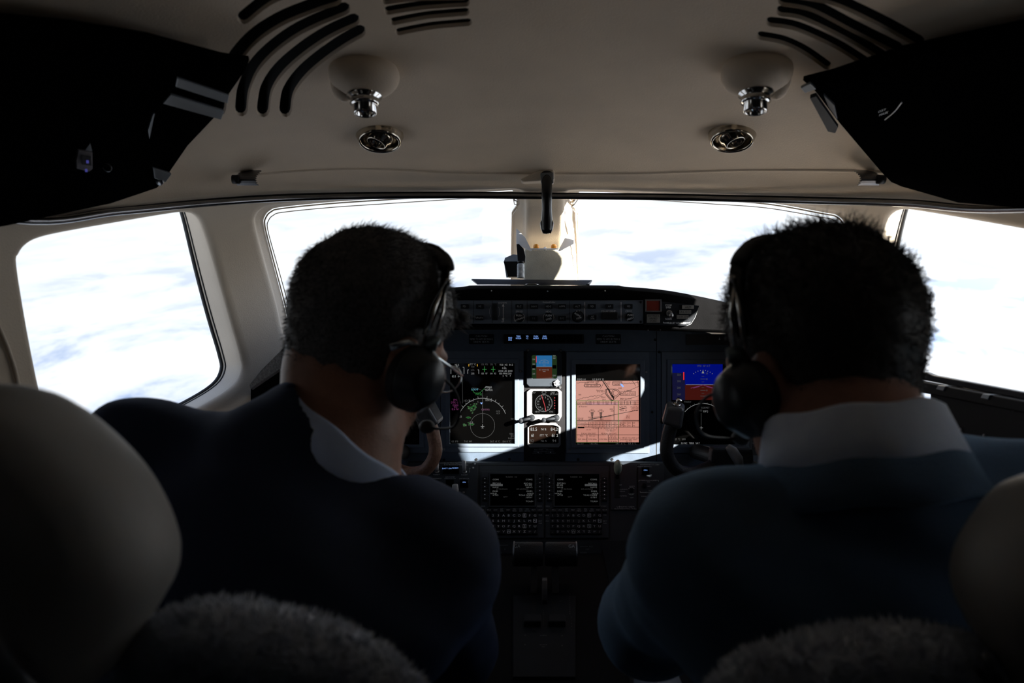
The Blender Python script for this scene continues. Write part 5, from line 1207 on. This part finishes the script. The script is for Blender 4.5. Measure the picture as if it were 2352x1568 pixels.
# ================================================================ the two pilots
class Acc:
    def __init__(s, lo, hi, h):
        s.lo = np.array(lo); s.h = h; s.ax = [np.arange(lo[i], hi[i]+h, h, dtype=np.float32) for i in range(3)]
        s.F = np.full([len(a) for a in s.ax], .5, np.float32)
    def sl(s, lo, hi):
        return tuple(slice(max(0, int(np.searchsorted(s.ax[i], lo[i]))), min(len(s.ax[i]), int(np.searchsorted(s.ax[i], hi[i]))+1)) for i in range(3))
    def grid(s, S_): return np.stack(np.meshgrid(*[s.ax[i][S_[i]] for i in range(3)], indexing='ij'), -1)
    def put(s, fn, lo, hi, k, mode='u'):
        S_ = s.sl(lo, hi)
        if any(q.stop <= q.start for q in S_): return
        d = fn(s.grid(S_)).astype(np.float32); A = s.F[S_]
        s.F[S_] = smin(A, d, k) if mode == 'u' else -smin(-A, d, k)
    def caps(s, a, b, ra, rb, k=.02, mode='u'):
        a, b = np.array(a, float), np.array(b, float); m = max(ra, rb)+.06+k
        s.put(lambda Q: caps(Q, a, b, ra, rb), np.minimum(a, b)-m, np.maximum(a, b)+m, k, mode)
    def ell(s, c, r, k=.03, mode='u'):
        c = np.array(c, float); m = np.array(r)+.06+k; s.put(lambda Q: elli(Q, c, r), c-m, c+m, k, mode)
    def mesh(s, relax=2):
        V, Q = nets(s.F, s.lo, s.h)
        for _ in range(relax):
            t_ = np.zeros_like(V); c = np.zeros(len(V))
            for a in range(4):
                i, j = Q[:, a], Q[:, (a+1) % 4]
                np.add.at(t_, i, V[j]); np.add.at(t_, j, V[i]); np.add.at(c, i, 1); np.add.at(c, j, 1)
            V = V*.5+.5*t_/np.maximum(c, 1)[:, None]
        mb = MB(); mb.v = V.tolist(); mb.f = Q.tolist(); mb.sm = [True]*len(Q); return mb
def headm(yaw, pitch, roll): return Matrix.Rotation(R(yaw),3,'Z')@Matrix.Rotation(R(pitch),3,'X')@Matrix.Rotation(R(roll),3,'Y')
def skull(q):
    d = elli(q, (0,-.012,.032), (.077,.098,.096))
    d = smin(d, elli(q, (0,.030,-.030), (.064,.064,.078)), .03)
    d = smin(d, elli(q, (0,.050,-.088), (.042,.040,.028)), .03)      # chin and jaw
    d = smin(d, elli(q, (0,-.02,-.045), (.062,.060,.055)), .03)      # back of the jaw, nape
    return d
def facef(q):
    d = skull(q); A = lambda v: np.array(v, np.float32)
    d = smin(d, caps(q, (0,.098,.005), (0,.116,-.034), .008, .0125), .012)       # nose
    for s_ in (-1, 1):
        d = smin(d, caps(q, (s_*.012,.094,.018), (s_*.045,.078,.016), .010, .008), .012)   # brow
        d = -smin(-d, elli(q, (s_*.032,.097,-.002), (.016,.014,.010)), .008)               # eye socket
        d = smin(d, elli(q, (s_*.031,.080,-.002), (.0125,.0125,.0125)), .003)              # eyeball
        d = smin(d, elli(q, (s_*.040,.070,-.030), (.020,.018,.016)), .02)                  # cheek
        d = smin(d, elli(q, (s_*.010,.104,-.038), (.008,.008,.006)), .006)
    d = smin(d, caps(q, (-.020,.090,-.062), (.020,.090,-.062), .0055, .0055), .008)
    d = smin(d, caps(q, (-.018,.089,-.071), (.018,.089,-.071), .0065, .0065), .008)
    d = -smin(-d, caps(q, (-.022,.100,-.0665), (.022,.100,-.0665), .0022, .0022), .003)
    for s_ in (-1, 1):     # ears
        e = elli(q-A((s_*.081,-.008,-.018)), (0,0,0), (.010,.021,.033)); e = -smin(-e, elli(q, (s_*.091,-.004,-.016), (.009,.011,.019)), .006); d = smin(d, e, .008)
    return d
def hairline(q):      # negative inside the hair region
    x, y, z = q[..., 0], q[..., 1], q[..., 2]
    ln = np.interp(y, [-.12,-.06,-.03,-.005,.02,.04,.06,.085,.12], [-.125,-.120,-.085,.006,.014,.020,.055,.075,.085])
    return ln-z
def person(label, hc, rot, neck, J, skin, hair, jacket, jmat, shirtmat, hairs, beard=None):
    t = thing('person', label, 'person', (J['hip'][0], J['hip'][1], .46), 'pilots')
    Rm = np.array(rot); c0 = np.array(hc)
    loc = lambda Q: ((Q-c0.astype(np.float32))@Rm.astype(np.float32))
    W = lambda v: np.array(rot@Vector(v))+c0
    allp = np.array([J[k] for k in ('hip','chest','ls','rs','le','re','lw','rw','lh','rh')], float); lo = allp.min(0)-.16; hi = allp.max(0)+.16; lo[2] = .44; hi[2] = max(hi[2], c0[2]+.17)
    lo = np.minimum(lo, c0-.15); hi = np.maximum(hi, c0+.15)
    A = Acc(lo, hi, .0045)
    m = .155; A.put(lambda Q: facef(loc(Q)), c0-m, c0+m, .001)
    A.caps(W((0,-.022,-.060)), neck, J.get('nr',.058), J.get('nr',.058)+.003, .025)
    A.caps(np.array(J['ls'])-[0,0,.02], np.array(neck)-[0,0,.04], .036, .040, .03); A.caps(np.array(J['rs'])-[0,0,.02], np.array(neck)-[0,0,.04], .036, .040, .03)
    A.caps(neck, J['chest'], .07, .10, .03); A.caps(J['chest'], J['hip'], .105, .11, .03)
    for a in 'lr':
        A.caps(J[a+'s'], J[a+'e'], .044, .036, .02); A.caps(J[a+'e'], J[a+'w'], .037, .025, .015)
        d = (Vector(J[a+'h'])-Vector(J[a+'w'])).normalized(); nrm = Vector(J.get(a+'n', (0,0,-1))); nrm = (nrm-d*nrm.dot(d)).normalized(); sd = d.cross(nrm)*(1 if a == 'r' else -1); w = Vector(J[a+'w'])
        A.caps(w, w+d*.03, .024, .022, .01)
        for k_ in range(4): A.caps(w+d*.025+sd*(.010-.008*k_), w+d*.082+sd*(.028-.019*k_), .0145, .012, .010)
        for k_, L_ in enumerate((.040,.045,.042,.033)):
            b0 = w+d*.084+sd*(.028-.019*k_); d1 = (d*.80+nrm*.6).normalized(); b1 = b0+d1*L_; d2 = (d*.1+nrm).normalized(); b2 = b1+d2*L_*.62; d3 = (-d*.55+nrm*.8).normalized(); b3 = b2+d3*L_*.5
            A.caps(b0, b1, .0095, .0088, .003); A.caps(b1, b2, .0088, .008, .003); A.caps(b2, b3, .008, .0072, .003)
        b0 = w+d*.028+sd*.024; b1 = w+d*.055+sd*.048+nrm*.012; b2 = w+d*.083+sd*.050+nrm*.030; A.caps(b0, b1, .013, .0105, .006); A.caps(b1, b2, .0105, .0085, .004)
    obj('body', A.mesh(2), skin, t, recalc=False)
    # eyes
    for s_ in (-1, 1):
        m = MB(); m.ell(W((s_*.031,.0815,-.002)), .0122, n=18, m=12); e = obj('eye', m, mat('eye_white',(.6,.58,.55),.2), t)
        m = MB(); m.lathe(W((s_*.031,.0935,-.002)), rot@Vector((0,1,0)), [(0,.0005),(.005,.0),(.0055,-.001)], 14); obj('iris', m, mat('iris_brown',(.05,.03,.02),.2), e)
    # jacket
    Jk = Acc(lo-.03, hi+.03, .0055); k = .035
    for a, b, ra, rb in jacket: Jk.caps(J[a] if isinstance(a, str) else a, J[b] if isinstance(b, str) else b, ra, rb, k)
    G = Jk.grid((slice(None),)*3); Jk.F += wob(G, 20, .0032, J['hip'][0]*9)+wob(G, 48, .0016, 1.3); del G
    axn = np.array(J['nax'])/np.linalg.norm(J['nax']); cc_ = np.array(J['col'])
    Jk.caps(cc_-axn*.002, cc_+axn*.16, J['cr'][0]-J.get('jc',.004), J['cr'][0]+.03, .006, 's')
    for a in 'lr':
        w = np.array(J[a+'w'], float); e = np.array(J[a+'e'], float); d = (w-e)/np.linalg.norm(w-e); Jk.caps(w+d*.0, w+d*.2, .06, .06, .004, 's')
    obj('jacket', Jk.mesh(2), jmat, t, recalc=False)
    # shirt collar: a folded band standing round the neck
    ax = Vector(J['nax']).normalized(); cc = Vector(J['col']); fwd = Vector(J['cf']); fwd = (fwd-ax*fwd.dot(ax)).normalized(); rgt = fwd.cross(ax)
    def band(dr, dz, ck, nm, mt, span=168, prof=((-.006,-.012),(-.004,.016),(.000,.030),(.003,.0315),(.006,.029),(.011,.010),(.016,-.008),(.014,-.009),(.008,.008),(.003,.024),(-.001,.014),(-.003,-.012))):
        m = MB(); vs_ = []; nth = 49
        for i in range(nth):
            th = R(-span+2*span*i/(nth-1)); rad = fwd*-math.cos(th)*(J['cr'][1]+dr)+rgt*math.sin(th)*(J['cr'][0]+dr); n_ = rad.normalized()
            fl = 1.0+.9*max(0, abs(math.degrees(th))-110)/60
            for r_, z_ in prof: vs_.append(cc+rad+n_*r_*ck+ax*(dz+z_*ck*(fl if z_ < 0 and r_ > .01 else 1))+ax*(.0015*math.sin(th*7)))
        kk = len(prof); m.add(vs_, [(i*kk+j,i*kk+(j+1)%kk,(i+1)*kk+(j+1)%kk,(i+1)*kk+j) for i in range(nth-1) for j in range(kk)]+[tuple(range(kk)), tuple(range((nth-1)*kk,nth*kk))[::-1]], True)
        obj(nm, m, mt, t)
    band(0, 0, J['ck'], 'shirt_collar', shirtmat)
    band(.013, J.get('jz', -.016), 1.0, 'jacket_collar', jmat, 120, ((-.004,-.020),(-.002,.006),(.002,.010),(.006,.009),(.013,-.010),(.020,-.026),(.016,-.028),(.006,-.022)))
    # shirt cuffs
    for a in 'lr':
        w = Vector(J[a+'w']); e = Vector(J[a+'e']); d = (w-e).normalized(); m = MB(); m.lathe(w-d*.03, d, [(.034,0),(.034,.034),(.031,.036),(.029,.034),(.029,0)], 24); obj('shirt_cuff', m, shirtmat, t)
    # trousers and shoes
    T = Acc((J['hip'][0]-.30, J['hip'][1]-.22, .03), (J['hip'][0]+.30, J['hip'][1]+.98, .74), .010); hp = np.array(J['hip'], float)
    T.caps(hp+[-.07,0,.0], hp+[.07,0,.0], .125, .125, .04)
    for s_ in (-1, 1):
        kn = hp+[s_*.105,.43,.07]; an = hp+[s_*.10,.66,-.40]; T.caps(hp+[s_*.08,0,0], kn, .088, .066, .03); T.caps(kn, an, .066, .048, .02)
        m = MB(); S2 = Acc(an-[.08,.10,.09], an+[.08,.24,.05], .006); S2.caps(an+[0,-.01,-.03], an+[0,.15,-.055], .038, .030, .02); S2.put(lambda Q: -(Q[..., 2]-(an[2]-.082)), an-[.08,.10,.09], an+[.08,.24,.05], .003, 'x') if False else None
        obj('shoe', S2.mesh(2), mat('black_shoe_leather',(.01,.01,.01),.35), t, recalc=False)
    obj('trousers', T.mesh(2), mat('dark_trousers',(.010,.011,.016),.9), t, recalc=False)
    # hair: cap plus strands
    H = Acc(c0-.16, c0+.16, .004)
    def cap(Q):
        q = loc(Q); n_ = .0012*np.sin(q[..., 0]*160+q[..., 2]*90)*np.sin(q[..., 1]*150-q[..., 2]*70)
        th = hairs['cap']*(.35+.65*np.clip((q[..., 2]+.06)/.10, 0, 1)); return np.maximum(skull(q)-th+n_, hairline(q))
    H.put(cap, c0-.16, c0+.16, .0005)
    cm_ = H.mesh(1); ho = obj('hair', cm_, hair, t, recalc=False)
    V_, N_ = vnormals(cm_); q = (V_-c0)@Rm; sk = skull(q.astype(np.float32))
    ok = np.where((sk > hairs['cap']*.25) & (hairline(q) < .003))[0]
    rnd = np.random.RandomState(hairs['seed']); w = MB()
    for i in rnd.choice(ok, hairs['n']):
        p = V_[i]+rnd.normal(0,.001,3); n_ = N_[i]; ql = q[i]; topn = float(np.clip((ql[2]-.02)/.09, 0, 1)); L_ = (hairs['ls']*(1-topn)+hairs['lt']*topn)*rnd.uniform(.6,1.3)
        flow = np.array([ql[0]*1.5, hairs['fw']*topn-.4*(1-topn)*(1 if ql[1] < 0 else .2), -.9*(1-topn)+.1]); flow = Rm@(flow/np.linalg.norm(flow))
        d = n_*hairs['up']+flow*.6+rnd.normal(0,hairs['rand'],3); d /= np.linalg.norm(d); cu_ = rnd.normal(0,1,3)*hairs['curl']
        pts_ = [p]; 
        for s_ in range(3): d = d+cu_+n_*-.12*s_; d /= np.linalg.norm(d); pts_.append(pts_[-1]+d*L_/3)
        r_ = hairs['r']; sd = np.cross(d, n_+.01); sd /= np.linalg.norm(sd)+1e-9; up_ = np.cross(sd, d); vs_ = []
        for j, pp in enumerate(pts_[:3]): rr_ = r_*(1-.28*j); vs_ += [pp+sd*rr_, pp-sd*rr_*.5+up_*rr_*.87, pp-sd*rr_*.5-up_*rr_*.87]
        vs_.append(pts_[3]); f_ = [(a*3+b,a*3+(b+1)%3,a*3+3+(b+1)%3,a*3+3+b) for a in range(2) for b in range(3)]+[(6,7,9),(7,8,9),(8,6,9)]
        w.add([tuple(v) for v in vs_], f_, True)
    for tx, ty, tz, dx, dy, dz, L_, cnt in hairs.get('tufts', []):
        for _ in range(cnt):
            p = np.array((tx,ty,tz))+rnd.normal(0,.004,3); d = np.array((dx,dy,dz))+rnd.normal(0,.18,3); d /= np.linalg.norm(d); l_ = L_*rnd.uniform(.6,1.15)
            a = W(p); b = W(p+d*l_*.5); c_ = W(p+d*l_+np.array((0,0,-.1*l_))); w.tube([a,b,c_],[.0005,.0004,.0001],3)
    obj('hair_strands', w, hair, ho, recalc=False)
    if beard:
        w = MB(); bq = np.array([v for v in A.mesh(0).v]) ; Bv, Bn = V_, N_
        bm_ = Acc(c0-.15, c0+.15, .006); bm_.put(lambda Q: facef(loc(Q)), c0-.15, c0+.15, .001); mm = bm_.mesh(1); Bv, Bn = vnormals(mm); q = (Bv-c0)@Rm
        ok = np.where((q[:,2] < -.030-.5*np.maximum(0,.04-q[:,1])*0) & (q[:,1] > .0) & (q[:,2] > -.125) & ~((np.abs(q[:,0]) < .02) & (q[:,2] > -.08) & (q[:,2] < -.055)))[0]
        for i in rnd.choice(ok, 2200):
            p = Bv[i]+rnd.normal(0,.0015,3); d = Bn[i]*.6+rnd.normal(0,.3,3)+Rm@np.array((0,.1,-.6)); d /= np.linalg.norm(d); sd = np.cross(d, Bn[i]+.01); sd /= np.linalg.norm(sd)+1e-9; sd *= .00035
            w.add([tuple(p+sd),tuple(p-sd),tuple(p+np.cross(sd,d)),tuple(p+d*rnd.uniform(.004,.007))],[(0,1,3),(1,2,3),(2,0,3)],True)
        obj('beard', w, beard, t, recalc=False)
    return t, W

def headset(W, rot, label, mic, cupmat, rods=1, bandy=.0):
    t = thing('aviation_headset', label, 'headset', W((0,0,.15)), 'aviation headsets')
    def path(y, r0=.088, z0=.0, zt=.135, n=20, a0=0, a1=180):
        out = []
        for i in range(n+1):
            a = R(a0+(a1-a0)*i/n); c, s_ = math.cos(a), math.sin(a); out.append(W((r0*math.copysign(abs(c)**.75, c), y+.012*s_, z0+(zt-z0)*abs(s_)**.8)))
        return out
    m = MB(); m.tube(path(bandy, .088, .03), (.0085,.0022), 10); obj('headband', m, M_blackg, t)
    m = MB(); m.tube(path(bandy, .084, .06, .134, 20, 35, 145), (.010,.0045), 12); obj('head_pad', m, M_rub, t)
    for s_ in (-1, 1):
        for dy in (-.006, .006):
            m = MB(); m.tube([W((s_*.086,bandy+.002,.085)), W((s_*.095,bandy+dy*1.1,.055)), W((s_*.099,bandy+dy,.012))], .0019, 8); obj('slider_rod', m, M_chrome, t)
        m = MB(); m.ell(W((s_*.0865,bandy+.004,.090)), .0045); obj('pivot', m, M_chrome, t)
        m = MB(); m.tube([W((s_*.099,.006,.020)),W((s_*.101,.0,.006))],[(.011,.005),(.013,.006)],10); obj('yoke', m, mat('steel_blue_metal',(.16,.20,.22),.35,.7), t)
        axx = rot@Vector((s_,0,.02)); c = W((s_*.084,.004,-.030)); m = MB()
        def squash(mb_, c_, f=1.15):
            up = rot@Vector((0,0,1)); c_ = Vector(c_)
            mb_.v = [tuple(Vector(v)+up*((Vector(v)-c_).dot(up)*(f-1))) for v in mb_.v]
        m.lathe(c, axx, [(r_*.88, d_) for r_, d_ in [(.020,-.004),(.032,-.004),(.0365,.002),(.037,.010),(.034,.016),(.026,.017)]], 32); squash(m, c); obj('ear_seal', m, M_rub, t)
        m = MB(); prof = [(.033,.013),(.036,.015)]
        for k_ in range(6): prof += [(.0375-.0022*k_,.018+.0038*k_),(.0350-.0022*k_,.0195+.0038*k_)]
        prof += [(.020,.041),(0,.042)]; m.lathe(c, axx, [(r_*.88, d_) for r_, d_ in prof], 36); squash(m, c); obj('ear_cup', m, cupmat, t)
    m = MB(); s_ = mic
    m.tube(cr([tuple(W(v)) for v in ((s_*.118,.010,-.020),(s_*.122,.035,-.022),(s_*.108,.075,-.038),(s_*.075,.112,-.058),(s_*.035,.128,-.066),(s_*.015,.130,-.068))],5), .0017, 8); obj('microphone_boom', m, M_black, t)
    m = MB(); m.ell(W((s_*.010,.130,-.068)), (.011,.009,.009)); obj('microphone', m, M_rub, t)
    m = MB(); m.tube(cr([tuple(W(v)) for v in ((s_*.100,-.012,.018),(s_*.103,-.020,.050),(s_*.098,-.010,.080),(s_*.088,.002,.094))],5), .0011, 6); obj('cable', m, M_black, t)
    return t

M_skin1 = mat('tanned_skin', (.32,.15,.09), .5, var=.10, nscale=90, bump=.3, bscale=400)
M_skin2 = mat('olive_skin', (.30,.14,.09), .5, var=.10, nscale=90, bump=.3, bscale=400)
M_hair1 = mat('greying_hair', (.075,.070,.068), .6, var=.75, nscale=260)
M_hair2 = mat('dark_brown_hair', (.020,.015,.012), .5, var=.4, nscale=200)
M_jk1 = mat('navy_jacket_cloth', (.004,.010,.030), .85, var=.15, nscale=300, bump=.4, bscale=900, sheen=.16)
M_jk2 = mat('slate_jacket_cloth', (.055,.095,.15), .9, var=.22, nscale=14, bump=.5, bscale=700, sheen=.8)
M_sh1 = mat('pale_blue_shirt', (.60,.72,1.0), .8, var=.05, nscale=60)
M_sh2 = mat('white_lilac_shirt', (.75,.83,1.0), .8, var=.05, nscale=60)

# left pilot
rot1 = headm(-36, -22, 8); hc1 = P(850, 785, .83)
J1 = dict(hip=(-.355,.63,.56), chest=(-.275,.70,.80), ls=(-.462,.775,.966), rs=(-.120,.745,.866), le=(-.53,.99,.82), lw=(-.50,1.20,.90), lh=(-.478,1.29,.94), re=(-.125,.88,.70), rw=(-.19,1.02,.68), rh=(-.20,1.11,.66), ln=(.3,.3,-1), rn=(0,.2,-1),
          nax=(.60,.20,.77), col=tuple(P(765,1058,.775)), cf=(.30,1,-.3), cr=(.088,.076), ck=1.15, jc=.010)
neck1 = tuple(P(775,1010,.785))
NB1 = (-.268,.765,.975)
p1, W1 = person('man with short greying hair, glasses and dark navy jacket, leaning over to his right', tuple(hc1), rot1, neck1, J1, M_skin1, M_hair1,
    [('ls',(-.310,.755,.955),.054,.068),((-.310,.755,.955),NB1,.064,.072),(NB1,'rs',.068,.060),('chest','hip',.145,.150),((-.30,.72,.88),(-.18,.72,.82),.115,.10),(NB1,'chest',.07,.13),('ls','le',.062,.054),('le','lw',.053,.038),('rs','re',.066,.055),('re','rw',.054,.038)],
    M_jk1, M_sh1, dict(cap=.008, n=7500, ls=.0045, lt=.012, fw=.9, up=.5, rand=.18, curl=.10, r=.00045, seed=3, tufts=[(-.03,.02,.128,-.3,.2,.9,.028,40),(.0,.01,.130,.25,.2,.8,.016,50),(.03,.085,.075,.3,.9,.2,.022,260),(.0,.09,.078,.1,.9,.2,.022,200),(-.055,-.01,.105,-.6,-.1,.7,.012,60)]), beard=mat('grey_stubble',(.22,.19,.17),.7,var=.5,nscale=200))
headset(W1, rot1, 'black aviation headset on the greying head of the left pilot', 1, mat('blue_black_cup',(.012,.018,.022),.35))
# his glasses
t = thing('glasses', 'thin silver framed glasses worn by the left pilot', 'glasses', W1((0,.11,0)))
for s_ in (-1,1):
    m = MB(); m.tube([W1((s_*.068,.100,.004)),W1((s_*.082,.06,.004)),W1((s_*.0945,.0,.006)),W1((s_*.0925,-.022,.004)),W1((s_*.088,-.038,-.010))],[(.0012,.0018),(.0012,.002),(.0012,.002),(.002,.0035),(.0022,.0045)],10); obj('temple', m, mat('silver_blue_metal',(.55,.62,.66),.25,.8), t)
    m = MB(); rim = [W1((s_*.034+.026*math.cos(a),.112-.012*abs(math.cos(a)+s_*.9 if False else math.cos(a)*.3),-.003+.018*math.sin(a))) for a in [R(k_*15) for k_ in range(25)]]; m.tube(rim,.0012,6,cap=False); rm = obj('rim', m, mat('silver_blue_metal',(.55,.62,.66),.25,.8), t)
    m = MB(); m.v = [tuple(v) for v in rim[:-1]]; m.f = [tuple(range(24))]; m.sm = [False]; obj('lens', m, M_glass, rm, recalc=False)
m = MB(); m.tube([W1((-.009,.111,.004)),W1((0,.116,.007)),W1((.009,.111,.004))],.0012,6); obj('bridge', m, mat('silver_blue_metal',(.55,.62,.66),.25,.8), t)

# right pilot
rot2 = headm(24, -12, -4); hc2 = P(1880, 826, .70)
J2 = dict(hip=(.36,.63,.56), chest=(.315,.63,.79), ls=(.148,.605,.914), rs=(.470,.605,.940), le=(.128,.80,.775), lw=(.235,1.02,.83), lh=(.262,1.10,.86), re=(.535,.68,.73), rw=(.505,.93,.70), rh=(.495,1.02,.71), ln=(.2,.2,-1), rn=(0,.2,-1),
          nax=(-.08,.22,.97), col=tuple(P(1968,1040,.618)), cf=(-.25,1,0), cr=(.070,.070), ck=1.2, nr=.052)
neck2 = tuple(P(1950,1040,.64))
NB2 = (.293,.615,.940)
p2, W2_ = person('man with dark wavy hair in a slate blue jacket, seated at the right', tuple(hc2), rot2, neck2, J2, M_skin2, M_hair2,
    [('ls',NB2,.062,.072),(NB2,'rs',.076,.068),('chest','hip',.145,.155),(NB2,'chest',.085,.13),((.20,.61,.87),(.43,.61,.87),.095,.10),('ls','le',.062,.056),('le','lw',.055,.038),('rs','re',.066,.055),('re','rw',.054,.038)],
    M_jk2, M_sh2, dict(cap=.008, n=9000, ls=.007, lt=.019, fw=.3, up=.6, rand=.30, curl=.8, r=.00055, seed=5, tufts=[]))
headset(W2_, rot2, 'black aviation headset on the dark wavy hair of the right pilot', -1, mat('blue_black_cup',(.012,.018,.022),.35))
